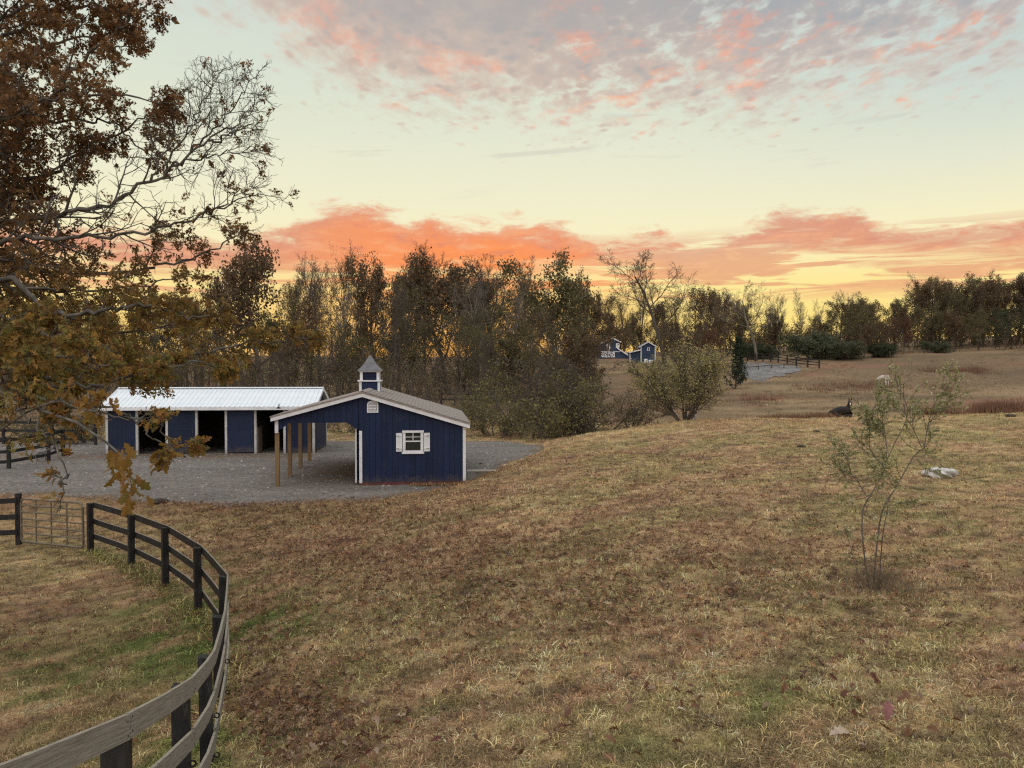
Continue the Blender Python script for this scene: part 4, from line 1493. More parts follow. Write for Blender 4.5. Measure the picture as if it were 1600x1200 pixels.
o = link('rock', rough_blob('rock', M['rock'], .55, .32, .17, 4, 4, .45), None, (rk[0], rk[1], rk[2] + .06), (0, .05, .2))
tag(o, 'low pale white rock outcrop in the grass right of the leafy sapling', 'rock')
for k, (px, py, s_, lb) in enumerate([(1580, 651, .30, 'dark dung clod on the brow of the rise at the right edge'), (1352, 664, .22, 'small dark dung clod just below the lying horse'), (1275, 676, .20, 'dark dung clod on the straw below and left of the lying horse'),
                                      (248, 786, .30, 'dark clod at the near edge of the gravel yard'), (1252, 700, .18, 'little dark clod in the grass left of the sapling top')]):
    p_ = ray_ground(px, py)
    o = link('dung_clod', rough_blob('dung_clod', M['dung'], s_, s_ * .7, s_ * .35, 20 + k, 2), None, (p_[0], p_[1], p_[2] + s_ * .12))
    tag(o, lb, 'clod', 'dark clods on the ground')
pp = at(1086, 655, 46)
pz = h1(pp[0], pp[1])
o = thing('marker_post', 'small white post with dark cap at the foot of the round olive tree', 'post', (pp[0], pp[1], pz))
MB().tube([(0, 0, -.1), (0, 0, .42)], [.09, .09], 8).build('shaft', M['white_dirty'], o)
MB().tube([(0, 0, .42), (0, 0, .5), (0, 0, .54)], [.11, .12, .06], 8).build('cap', M['black'], o)

# longer grass left standing round the posts and along the shed foot
fr_ = np.random.default_rng(44)
fxy = []
for k in range(len(fpts) - 1):
    A, B = np.array(fpts[k]), np.array(fpts[k + 1])
    for _ in range(150):
        fxy.append(A + (B - A) * fr_.random() + fr_.normal(0, .13, 2))
    for _ in range(45):
        fxy.append(A + fr_.normal(0, .12, 2))
for _ in range(420):
    l_ = fr_.uniform(3.0, 6.9)
    fxy.append((P_SH[0] + math.cos(A_SH) * l_ + math.sin(A_SH) * .18 + fr_.normal(0, .12), P_SH[1] + math.sin(A_SH) * l_ - .22 + fr_.normal(0, .1)))
fxy = [p for p in fxy if p[0] > -3.6 or p[1] < 22]


def edge_tint(x, y):
    return ground_tint(x, y) * .55 + np.where(np.asarray(y)[:, None] < 22, GREEN * .75, BROWN * .5)


scatter_tufts('edge_grass', 'longer green and straw grass standing along the curved fence and shed foot', 0, 4.2, 58, 1.55, 1.0, lambda y: 1.9 + .01 * y, edge_tint, None, 5, fxy)

# ------------------------------------------------------------------ trees
def nrm3(v):
    return v / (np.linalg.norm(v) + 1e-9)


def branch(tb, r, p, d, L, rad, lev, P, tips, hosts=None):
    n = P['seg'][lev]
    pts, dirs = [p], []
    for i in range(n):
        d = nrm3(d + r.normal(0, P['wob'][lev], 3) + np.array([0, 0, P['trop'][lev]]))
        dirs.append(d)
        p = p + d * (L / n)
        pts.append(p)
    last = lev == P['max']
    R = np.linspace(rad, rad * P['tap'][lev], n + 1)
    if lev == 0:
        R[0] *= 1.35
    (tb if hosts is None or lev < P.get('split', 9) else hosts).tube(pts, R, P['sides'][lev])
    if last or lev >= P['max'] - P.get('leaflev', 0):
        tips.append(np.array(pts))
    if last:
        return
    nb = P['nb'][lev]
    a0 = r.uniform(0, 2 * PI)
    for k in range(nb):
        t = P['t0'][lev] + (1 - P['t0'][lev]) * (k + r.uniform(.1, .9)) / nb
        f = t * n
        i = min(int(f), n - 1)
        q = pts[i] + (pts[i + 1] - pts[i]) * (f - i)
        dd = dirs[i]
        ax = nrm3(np.cross(dd, [0.3, 0.2, 1.0]))
        ay = np.cross(dd, ax)
        a = a0 + k * 2.4 + r.uniform(-.4, .4)
        an = math.radians(P['ang'][lev] * r.uniform(.75, 1.25) * (1.15 - .35 * t))
        cd = nrm3(dd * math.cos(an) + (ax * math.cos(a) + ay * math.sin(a)) * math.sin(an))
        if lev == 0 and P.get('round'):
            f_ = .42 + .78 * math.sin(PI * ((t - P['t0'][0]) / (1 - P['t0'][0]) * .86 + .12))
        else:
            f_ = 1 - P['sh'][lev] * t
        cl = L * P['rat'][lev] * f_ * r.uniform(.7, 1.25)
        cr = max((rad + (rad * P['tap'][lev] - rad) * t) * P['rr'][lev], P['minr'])
        branch(tb, r, q, cd, cl, cr, lev + 1, P, tips, hosts)


def leaves_at(tips, r, per, size, spread, cols, droop=.3, fill=1.0):
    """rhombic leaf faces about the given twigs; returns verts, faces, tint"""
    C = []
    for t in tips:
        if r.random() > fill:
            continue
        m_ = r.poisson(per)
        if m_ < 1:
            continue
        u = r.random(m_) ** .6 * (len(t) - 1)
        i = np.minimum(u.astype(int), len(t) - 2)
        q = t[i] + (t[i + 1] - t[i]) * (u - i)[:, None]
        C.append(q + r.normal(0, spread, (m_, 3)))
    C = np.concatenate(C)
    n = len(C)
    d = r.normal(0, 1, (n, 3)) + np.array([0, 0, -droop])
    d /= np.linalg.norm(d, axis=1, keepdims=True)
    s = np.cross(d, r.normal(0, 1, (n, 3)))
    s /= np.linalg.norm(s, axis=1, keepdims=True)
    l_ = size * r.uniform(.6, 1.35, (n, 1))
    nv = np.cross(d, s)
    V = np.stack([C - d * l_ * .5, C + s * l_ * .33 + nv * l_ * .08, C + d * l_ * .5, C - s * l_ * .33 + nv * l_ * .08], 1).reshape(-1, 3)
    F = np.arange(n * 4).reshape(-1, 4)
    cols = np.asarray(cols)
    cl = cols[r.integers(0, len(cols), n)] * r.uniform(.65, 1.35, (n, 1))
    return V, F, np.repeat(cl, 4, 0)


BRN = [(.145, .098, .056), (.115, .085, .052), (.165, .108, .056), (.10, .085, .052), (.19, .115, .055)]
OLV = [(.155, .138, .062), (.125, .118, .056), (.175, .145, .066), (.150, .118, .062)]
RST = [(.16, .075, .036), (.13, .068, .036), (.115, .06, .034)]
GRN = [(.062, .082, .038), (.072, .090, .040), (.055, .070, .036), (.085, .09, .045)]
YEL = [(.20, .175, .062), (.165, .150, .058), (.135, .130, .055), (.23, .185, .07)]
SAG = [(.10, .115, .062), (.085, .10, .055), (.12, .125, .07)]

BASE = dict(seg=[7, 5, 4, 3, 2], wob=[.05, .11, .16, .2, .25], trop=[.04, .06, .05, .03, 0], tap=[.35, .3, .35, .45, .6], sides=[7, 5, 4, 3, 3],
            nb=[14, 7, 5, 4, 0], t0=[.3, .25, .2, .15, 0], ang=[58, 48, 46, 44, 40], rat=[.46, .52, .5, .55, .5], sh=[.55, .45, .4, .3, 0], rr=[.5, .6, .6, .7, .7], minr=.012, max=3)


def proto(kind, seed):
    """returns (trunk mesh, crown mesh or None, height)"""
    r = np.random.default_rng(seed)
    P = {k: (list(v) if isinstance(v, list) else v) for k, v in BASE.items()}
    tb, tw = TB(), TB()
    tips = []
    p0, up = np.zeros(3) - np.array([0, 0, .3]), np.array([0, 0, 1.0])
    bark = M['bark_far']
    lv = None
    if kind == 'leafy':
        P.update(nb=[15, 8, 6, 0], t0=[.24, .2, .15, 0], max=3, minr=.018, leaflev=1, round=True)
        P['rat'][0] = .48
        P['wob'][0] = .09
        P['trop'][1] = .08
        branch(tb, r, p0, up, 11.5, .26, 0, P, tips)
        lv = (10.5, .225, .27)
    elif kind == 'broad':
        P.update(nb=[8, 8, 7, 0], t0=[.34, .22, .15, 0], max=3, minr=.018, leaflev=1, ang=[46, 46, 48, 40], rat=[.98, .46, .5, .5])
        P['sh'] = [.36, .4, .4, 0]
        P['wob'] = [.10, .17, .2, .25]
        P['trop'] = [.03, .05, .03, 0]
        branch(tb, r, p0, up, 6.8, .24, 0, P, tips)
        lv = (18, .215, .25)
    elif kind == 'bare':
        P.update(nb=[11, 8, 7, 5, 0], t0=[.3, .2, .15, .1, 0], max=4, minr=.014, ang=[40, 38, 40, 42, 40], rat=[.62, .5, .5, .5, .5], split=2)
        P['trop'] = [.05, .12, .08, .05, .0]
        branch(tb, r, p0, up, 11.5, .24, 0, P, tips, tw)
    elif kind == 'spread':
        P.update(nb=[9, 9, 7, 5, 0], t0=[.40, .2, .15, .1, 0], max=4, minr=.013, ang=[54, 42, 44, 44, 40], rat=[.72, .55, .5, .5, .5], split=2)
        P['trop'] = [.03, .10, .06, .04, .0]
        P['wob'] = [.09, .16, .2, .24, .25]
        branch(tb, r, p0, up, 9.5, .19, 0, P, tips, tw)
    elif kind == 'slim':
        P.update(nb=[13, 6, 5, 0], t0=[.38, .2, .15, 0], max=3, minr=.014, leaflev=0)
        P['rat'][0] = .26
        branch(tb, r, p0, up, 15, .15, 0, P, tips)
        lv = (5.0, .18, .2)
    elif kind == 'thicket':
        P.update(nb=[9, 7, 5, 0], t0=[.12, .1, .1, 0], max=3, minr=.009, ang=[44, 48, 48, 40], rat=[.5, .5, .5, .5], split=1)
        P['trop'] = [-.0, .05, .0, 0]
        P['wob'] = [.14, .2, .25, .25]
        for k in range(7):
            a = r.uniform(0, 2 * PI)
            branch(tb, r, p0 + np.array([math.cos(a), math.sin(a), 0]) * .3, nrm3(np.array([math.cos(a) * .75, math.sin(a) * .75, 1])), 4.0 * r.uniform(.7, 1.15), .05, 0, P, tips, tw)
        lv = (1.7, .125, .16)
    elif kind == 'vine':
        P.update(nb=[10, 9, 7, 4, 0], t0=[.1, .1, .1, .1, 0], max=4, minr=.010, ang=[60, 60, 55, 50, 40], rat=[.42, .5, .5, .5, .5], split=1)
        P['trop'] = [.02, -.12, -.10, -.05, 0]
        P['wob'] = [.1, .25, .3, .3, .3]
        branch(tb, r, p0, up, 6.0, .12, 0, P, tips, tw)
    elif kind == 'vase':
        P.update(nb=[10, 8, 6, 0], t0=[.2, .1, .1, 0], max=3, minr=.010, ang=[34, 40, 42, 40], rat=[.5, .52, .5, .5], split=1)
        P['trop'] = [.05, .06, .04, 0]
        P['wob'] = [.07, .14, .2, .25]
        for k in range(9):
            a = k * 2.4 + r.uniform(-.3, .3)
            s_ = .25 + 1.0 * ((k * .37) % 1)
            branch(tb, r, p0, nrm3(np.array([math.cos(a) * s_, math.sin(a) * s_, 1])), 3.9 * r.uniform(.7, 1.25), .055, 0, P, tips, tw)
        lv = (3.2, .075, .17)
    elif kind == 'juniper':
        P.update(nb=[44, 7, 0], t0=[.04, .15, 0], max=2, minr=.01, ang=[62, 42, 40], rat=[.36, .4, .5], leaflev=1)
        P['sh'][0] = .85
        P['trop'] = [.05, .16, .1]
        branch(tb, r, p0, up, 5.2, .1, 0, P, tips)
        lv = (11, .17, .10)
    elif kind == 'roundbush':
        P.update(nb=[8, 6, 5, 0], t0=[.15, .15, .1, 0], max=3, minr=.01, ang=[46, 46, 46, 40], rat=[.55, .5, .5, .5], split=1)
        for k in range(9):
            a = k * 2.4
            s_ = .3 + 1.1 * ((k * .37) % 1)
            branch(tb, r, p0, nrm3(np.array([math.cos(a) * s_, math.sin(a) * s_, 1])), 3.0 * r.uniform(.85, 1.1), .06, 0, P, tips, tw)
        lv = (5.0, .17, .16)
    tr_ = None
    return tb, tw, tips, lv, bark


PROTO = {}


def get_proto(kind, seed, cols, lmul=1.0, key=None, barkm=None):
    key = key or (kind, seed)
    if key in PROTO:
        return PROTO[key]
    tb, tw, tips, lv, bark = proto(kind, seed)
    bark = barkm or bark
    tm = tb.mesh('trunk', bark)
    wm = tw.mesh('branches', bark) if tw.n else None
    cm = None
    hmax = max(t[:, 2].max() for t in tips)
    if lv:
        r = np.random.default_rng(seed + 500)
        V, F, T = leaves_at(tips, r, lv[0] * lmul, lv[1], lv[2], cols)
        cm = mesh_np('crown', V, F, M['leaf_far'], T)
        hmax = max(hmax, float(np.percentile(V[:, 2], 99.8)))
    PROTO[key] = (tm, wm, cm, hmax)
    return PROTO[key]


def plant(name, label, cat, pr, x, y, hgt, wide=1.0, rz=None, group=None, sink=0.0):
    tm, wm, cm, hm = pr
    s = hgt / hm
    t = thing(name, label, cat, (x, y, h1(x, y) - sink), random.uniform(0, 2 * PI) if rz is None else rz, group)
    t.scale = (s * wide, s * wide, s)
    link('trunk', tm, t)
    if wm:
        link('branches', wm, t)
    if cm:
        link('crown', cm, t)
    return t


def plant_px(name, label, cat, pr, px, ytop, d, wide=1.0, rz=None, group=None):
    x = (px - 800) / FPX * d
    z = h1(x, d)
    return plant(name, label, cat, pr, x, d, at(px, ytop, d)[2] - z, wide, rz, group)


LB = [get_proto('broad', s, BRN, 1.0) for s in (1, 2, 3)] + [get_proto('leafy', 3, BRN, 1.0)]
LO = [get_proto('broad', s, OLV, 1.0) for s in (4, 5)] + [get_proto('leafy', 5, OLV, .9)]
LR = [get_proto('leafy', 6, RST, 1.0)]
LG = [get_proto('leafy', 7, GRN, .9)]
LS = [get_proto('leafy', 8, BRN, .45), get_proto('leafy', 9, OLV, .4)]
BA = [get_proto('bare', s, None) for s in (11, 12, 13)]
BP = [get_proto('bare', s, None, key=('bp', s), barkm=M['bark_pale']) for s in (14, 15)]
SPD = get_proto('spread', 16, None)
SPD2 = get_proto('spread', 17, None, barkm=M['bark_pale'])
SL_ = [get_proto('slim', s, OLV, 1.0) for s in (21, 22)] + [get_proto('slim', 23, BRN, 1.0)]
TH = [get_proto('thicket', 31, YEL, 1.0), get_proto('thicket', 32, OLV, 1.0), get_proto('thicket', 33, YEL, .5), get_proto('thicket', 34, BRN, .3)]
VN = [get_proto('vine', s, None) for s in (41, 42)]
VA = get_proto('vase', 51, [(.37, .32, .13), (.31, .28, .11), (.23, .22, .09), (.40, .33, .15)], 1.0)
JU = get_proto('juniper', 61, [(.030, .050, .026), (.038, .058, .030), (.026, .040, .022)], 1.0)
RB = get_proto('roundbush', 71, SAG, 1.0)
RB2 = get_proto('roundbush', 72, GRN, 1.0)

# trees that can be pointed at one by one: kind, pixel x, top y, distance, width factor
NAMED = [
    ('oak_tree', 'round-topped brown-leaved tree just right of the big oak, tallest of the wood there', LB[0], 412, 348, 70, .85),
    ('slim_tree', 'tall thin-crowned tree above the stall barn roof end, sparse brown leaves against the orange cloud', LS[0], 535, 369, 92, .45),
    ('oak_tree', 'small dark-crowned tree straight above the cupola of the shed', LB[1], 588, 395, 95, .55),
    ('oak_tree', 'dark brown-leaved tree with flat top right of the cupola', LB[2], 700, 396, 96, .8),
    ('bare_tree', 'bare upright tree with fine twigs lit orange between two leafy crowns', BA[0], 662, 374, 120, .9),
    ('bare_tree', 'broad bare-twigged tree left of the tallest leafy crown, glowing orange behind it', BA[1], 775, 400, 122, 1.5),
    ('oak_tree', 'large leafy crown in the middle of the skyline, widest tree of the wood', LO[0], 872, 386, 98, .95),
    ('oak_tree', 'leafy tree leaning out right of the large middle crown', LB[0], 914, 420, 112, .6),
    ('bare_tree', 'wide-spreading bare tree with forked trunk standing behind the small far sheds', SPD, 1038, 386, 150, 1.25),
    ('bare_tree', 'pale bare tree with open fan of branches against the yellow sky behind the dark juniper', SPD2, 1180, 434, 150, 1.15),
    ('oak_tree', 'leafy brown tree between the wide bare tree and the pale bare tree', LB[1], 1112, 444, 165, .75),
    ('bare_tree', 'thin pale bare sapling in the yellow gap on the skyline', BP[0], 1252, 448, 175, .75),
    ('bare_tree', 'faint pale branching tree right of the yellow gap, half bare', BP[1], 1312, 452, 190, 1.1),
    ('oak_tree', 'dark leafy tree with knobbly round top right of the yellow gap', LO[1], 1345, 456, 150, .85),
    ('oak_tree', 'broad dark brown tree crown left end of the high tree row on the right', LB[2], 1440, 438, 160, .8),
    ('oak_tree', 'tall brown tree near the right edge with sky showing through its top', LB[0], 1555, 422, 165, .75),
    ('bare_tree', 'pale twiggy tree close left of the yellow gap on the skyline', BP[1], 1218, 456, 178, .9),
    ('bare_tree', 'small pale tree at the right side of the yellow gap', BP[0], 1283, 466, 180, 1.0),
    ('bare_tree', 'finely twigged bare tree above the shed ridge, paler than its neighbours', BP[1], 742, 430, 88, .9),
    ('bare_tree', 'pale bare tree between the cupola and the large middle crown', BP[0], 795, 445, 86, .9),
    ('bare_tree', 'pale bare tree directly left of the cupola top', BP[0], 528, 440, 84, .9),
    ('rusty_tree', 'low cone-shaped rust-red tree behind the dark juniper', LR[0], 1122, 512, 128, .9),
    ('rusty_tree', 'rust-brown bushy tree in front of the dark tree row on the right', LR[0], 1412, 492, 146, 1.1),
    ('juniper_tree', 'dark green conical juniper beside the round olive tree', JU, 1149, 526, 104, .85),
    ('olive_tree', 'round vase-shaped shrub tree with yellow-olive leaves standing on the brow of the rise', VA, 1070, 531, 46, 1.12),
    ('brush_tree', 'rounded grey-brown brushy tree behind the small far shed', get_proto('thicket', 35, BRN, .8, key='br1'), 1080, 476, 140, .62),
    ('oak_tree', 'tall grey-trunked tree standing right of the cupola with trunk bare to mid height', LS[1], 645, 425, 84, .5),
    ('bare_tree', 'dark bare tree leaning above the left half of the shed roof', BA[2], 610, 440, 80, .7),
    ('vine_tree', 'dark tree smothered in hanging vines behind the gravel yard', VN[0], 905, 540, 50, 1.1),
]
for nm, lb, pr, px, yt, d, wd in NAMED:
    plant_px(nm, lb, 'tree', pr, px, yt, d, wd)

# trees of the wood, told apart only by kind
WOOD = {
    'a': ('oak_tree', 'brown-leaved tree among the many of the dark wood behind the two blue sheds', 'leafy brown trees of the wood'),
    'o': ('oak_tree', 'olive-leaved tree among the many of the dark wood behind the two blue sheds', 'leafy olive trees of the wood'),
    'b': ('bare_tree', 'leafless grey tree among the many of the dark wood behind the two blue sheds', 'bare trees of the wood'),
    's': ('slim_tree', 'slim pole-like tree with thin leaves inside the dark wood behind the two blue sheds', 'slim trees of the wood'),
    'r': ('oak_tree', 'tree in the brown and olive tree row along the right skyline', 'trees of the right skyline row'),
    'y': ('oak_tree', 'low tree on the skyline behind the far barn and lot, light showing through', 'low trees on the middle skyline'),
}
KP = {'a': LB + LS[:1], 'o': LO + LS[1:], 'b': BA, 's': SL_, 'r': LB + LO + LG, 'y': LS + LB[:2] + BA[:1]}


WOODS = []


def wood(kind, px, yt, d, wd=1.0):
    WOODS.append((kind, px, yt, d, wd * random.uniform(.8, 1.15) * (.74 if kind in 'ao' else .85 if kind in 'ry' else 1.0), random.choice(KP[kind])))


r2 = random.Random(5)
for px, yt, d in [(452, 462, 82), (498, 500, 78), (548, 505, 84), (622, 500, 82), (668, 488, 84), (716, 470, 84), (752, 505, 80), (806, 500, 82), (842, 470, 86), (884, 492, 80), (905, 520, 78)]:
    wood(r2.choice('aoo'), px, yt, d, 1.25)
for px in range(-160, 330, 34):
    wood(r2.choice('aaob'), px + r2.uniform(-12, 12), r2.uniform(446, 478), r2.uniform(86, 112), 1.1)
for px in range(-120, 330, 52):
    wood(r2.choice('aos'), px + r2.uniform(-12, 12), r2.uniform(490, 530), r2.uniform(70, 84), 1.0)
for px, yt, k in [(350, 392, 'a'), (462, 430, 'o'), (500, 418, 'b'), (520, 455, 's'), (562, 442, 's'), (575, 415, 'b'), (622, 424, 'a'), (640, 450, 's'), (735, 428, 'a'), (760, 470, 'o'), (800, 432, 'b'), (838, 440, 's'),
                  (885, 446, 'o'), (480, 392, 'b'), (745, 398, 'b'), (820, 400, 'b')]:
    wood(k, px, yt, r2.uniform(98, 128), .9)
for px in range(440, 905, 46):
    wood(r2.choice('saabo'), px + r2.uniform(-10, 10), r2.uniform(478, 540), r2.uniform(76, 98), .85)
for px in range(430, 890, 66):
    wood(r2.choice('sbb'), px + r2.uniform(-15, 15), r2.uniform(500, 560), r2.uniform(66, 78), .8)
for px, yt, d in [(1000, 450, 215), (1060, 452, 205), (1085, 458, 198), (1135, 452, 185), (1155, 470, 190), (1020, 470, 210), (955, 500, 200), (975, 505, 205), (1015, 498, 202), (1060, 500, 200), (1095, 500, 195), (1125, 495, 192), (1150, 505, 190), (1175, 500, 192), (1040, 500, 212), (1000, 505, 210), (975, 462, 215), (945, 450, 215), (925, 455, 210), (960, 485, 225), (990, 490, 225), (1150, 462, 200), (1210, 478, 180), (1200, 500, 190), (1275, 486, 185), (1260, 505, 175), (1235, 510, 190)]:
    wood('y', px, yt, d, 1.0)
for px, yt, d in [(1655, 418, 160), (1588, 418, 163), (1522, 424, 170), (1455, 428, 168), (1300, 474, 160), (1325, 468, 172), (1372, 462, 165), (1395, 470, 155), (1412, 452, 175), (1468, 436, 172), (1482, 448, 160), (1500, 440, 165), (1518, 436, 178), (1535, 445, 160), (1578, 432, 170), (1600, 426, 168), (1625, 430, 165), (1650, 436, 172),
                  (1460, 470, 150), (1490, 480, 148), (1528, 476, 150), (1570, 480, 148), (1605, 470, 150), (1640, 470, 150), (1350, 500, 140), (1380, 496, 142)]:
    wood('r', px, yt, d, 1.05)

ORD = ['first', 'second', 'third', 'fourth', 'fifth', 'sixth', 'seventh', 'eighth', 'ninth', 'tenth', 'eleventh', 'twelfth', 'thirteenth', 'fourteenth', 'fifteenth', 'sixteenth', 'seventeenth', 'eighteenth', 'nineteenth', 'twentieth',
       'twenty-first', 'twenty-second', 'twenty-third', 'twenty-fourth', 'twenty-fifth', 'twenty-sixth', 'twenty-seventh', 'twenty-eighth', 'twenty-ninth', 'thirtieth', 'thirty-first', 'thirty-second', 'thirty-third', 'thirty-fourth', 'thirty-fifth']
PLACES = [(170, 'in the wood left of the barn'), (330, 'behind the left half of the barn roof'), (500, 'behind the right half of the barn roof'), (600, 'just left of the cupola'), (720, 'behind the shed roof slope'),
          (820, 'behind the left part of the thicket'), (2000, 'behind the right part of the thicket')]
LOOK = {'a': 'brown-leaved tree', 'o': 'olive-leaved tree', 'b': 'leafless grey tree', 's': 'slim pole-like tree'}
cnt = {}
for kind, px, yt, d, wd, pr in sorted(WOODS, key=lambda t: t[1]):
    nm, lb, gr = WOOD[kind]
    if kind == 'r':
        pl_ = 'in the tall tree row on the right skyline'
        lk = 'tree'
    elif kind == 'y':
        pl_ = 'in the low tree line behind far barn and lot'
        lk = 'tree'
    else:
        pl_ = next(t for m_, t in PLACES if px < m_)
        lk = LOOK[kind]
    c_ = cnt.get((kind, pl_), 0)
    cnt[(kind, pl_)] = c_ + 1
    plant_px(nm, ORD[c_] + ' ' + lk + ' from the left ' + pl_, 'tree', pr, px, yt, d, wd, None, gr)

# shrubs
SHR = [
    ('shrub', 'yellow-olive bush with upright shoots behind the shed eave', TH[0], 835, 575, 47, 1.0), ('shrub', 'low yellowish bush beside the shed right behind the gravel', TH[0], 775, 612, 48, 1.15),
    ('shrub', 'dense olive bush in the middle of the thicket behind the gravel', TH[1], 880, 585, 48.5, 1.1), ('shrub', 'dark twiggy bush at the right side of the thicket', TH[3], 940, 570, 49, 1.1),
    ('shrub', 'pale olive bush trailing down the bank left of the round olive tree', TH[2], 985, 602, 49, 1.15), ('shrub', 'tall brown twiggy bush at the back of the thicket', TH[3], 855, 535, 55, 1.0),
    ('shrub', 'tall olive twiggy bush behind the middle of the thicket', TH[2], 800, 560, 56, 1.0), ('shrub', 'twiggy brown bush behind the shed roof slope', TH[3], 730, 590, 60, 1.1),
    ('shrub', 'tangled grey bush under the vine-hung tree', TH[3], 912, 610, 46.5, 1.1), ('shrub', 'green bush at the left end of the stall barn', TH[1], 140, 630, 43, 1.0),
    ('shrub', 'pale sage bush at the far left behind the yard fence', TH[2], 60, 622, 46, 1.1), ('round_bush', 'broad dark sage bush right of the pale stone lot', RB, 1272, 519, 146, 1.3),
    ('round_bush', 'lower sage bush in front of the knobbly dark tree', RB, 1318, 532, 140, 1.35), ('round_bush', 'grey-green bush at the foot of the dark tree row', RB2, 1378, 536, 140, 1.5),
    ('round_bush', 'small dark round bush behind the far lane', RB2, 1180, 535, 158, 1.6), ('round_bush', 'small green bush under the right tree row', RB, 1465, 532, 146, 1.4),
    ('shrub', 'olive bush seen through the open lean-to beside the barn end', TH[1], 540, 640, 50, 1.1), ('shrub', 'low yellow bush through the opening of the lean-to', TH[0], 505, 655, 51, 1.0),
    ('shrub', 'small yellow-leaved weed bush on the bank by the shed corner', TH[0], 752, 722, 33.5, 1.2),
]
for nm, lb, pr, px, yt, d, wd in SHR:
    plant_px(nm, lb, 'bush', pr, px, yt, d, wd)

# undergrowth of the wood: stems and leaves that read as one mass
ur = np.random.default_rng(77)
ut = TB()
utips = []
UP_ = dict(BASE)
UP_.update(sides=[4, 3, 3], nb=[6, 4, 0], max=2, minr=.012, seg=[5, 3, 2], t0=[.15, .15, 0], ang=[38, 42, 40], rat=[.45, .5, .5])
UL = []
for k in range(800):
    d = ur.uniform(64, 118)
    px = ur.uniform(-180, 905)
    if px > 690 and d < 80:
        d = ur.uniform(82, 118)
    x = (px - 800) / FPX * d
    z = h1(x, d)
    branch(ut, ur, np.array([x, d, z - .2]), nrm3(np.array([ur.normal(0, .2), ur.normal(0, .2), 1])), ur.uniform(2.2, 5.6), .045, 0, UP_, utips)
ug = link('undergrowth', ut.mesh('undergrowth', M['bark_far']))
tag(ug, 'brown undergrowth of stems filling the wood', kind='stuff')
V, F, T = leaves_at(utips, ur, 3.6, .17, .35, BRN + OLV + [(.10, .095, .05)])
ul = link('undergrowth_leaves', mesh_np('undergrowth_leaves', V, F, M['leaf_far'], T))
tag(ul, 'thin brown and olive leaves of the undergrowth in the wood', kind='stuff')
UB = dict(BASE)
bt, btips = TB(), []
for k in range(330):
    px = ur.uniform(905, 1720)
    d = ur.uniform(150, 185) if px > 1290 else ur.uniform(194, 215) if px < 1140 else ur.uniform(175, 200)
    x = (px - 800) / FPX * d
    branch(bt, ur, np.array([x, d, h1(x, d) - .2]), nrm3(np.array([ur.normal(0, .25), ur.normal(0, .2), 1])), ur.uniform(2.5, 7.0), .06, 0, UP_, btips)
tag(link('undergrowth', bt.mesh('undergrowth', M['bark_far'])), 'brown undergrowth along the foot of the right tree row', kind='stuff')
V, F, T = leaves_at(btips, ur, 7.0, .36, .45, BRN + GRN + RST)
tag(link('undergrowth_leaves', mesh_np('undergrowth_leaves', V, F, M['leaf_far'], T)), 'dark leaves of the undergrowth below the right tree row', kind='stuff')

# ------------------------------------------------------------------ the big oak at the left
OAK = np.array([-12.3, 12.6])
oz = h1(*OAK)
oak = thing('oak_tree', 'big oak leaning in from the left edge, orange-brown leaves and a bare upper branch', 'tree', (OAK[0], OAK[1], oz))
OO = np.array([OAK[0], OAK[1], oz])
orr = np.random.default_rng(3)
trunk = TB()
tpts = [np.array([0, 0, -.3]), np.array([.05, 0, 1.2]), np.array([.2, .05, 2.6]), np.array([.35, .05, 4.2]), np.array([.25, .1, 6.2]), np.array([.1, .2, 8.6]), np.array([-.1, .2, 11.5]), np.array([0, .3, 14])]
trunk.tube(tpts, [.52, .42, .38, .34, .29, .22, .14, .06], 12)
tz = np.array([p[2] for p in tpts])


def trunk_at(z):
    return np.array([np.interp(z, tz, [p[k] for p in tpts]) for k in range(3)])


limbs, twigs = TB(), TB()
LEAFPTS = []          # position, direction, near flag


def smooth_path(P, n):
    P = np.asarray(P)
    t = np.linspace(0, len(P) - 1, n)
    out = []
    for u in t:
        i = min(int(u), len(P) - 2)
        f = u - i
        p0, p1, p2, p3 = P[max(i - 1, 0)], P[i], P[i + 1], P[min(i + 2, len(P) - 1)]
        out.append(.5 * ((2 * p1) + (-p0 + p2) * f + (2 * p0 - 5 * p1 + 4 * p2 - p3) * f * f + (-p0 + 3 * p1 - 3 * p2 + p3) * f ** 3))
    return np.array(out)


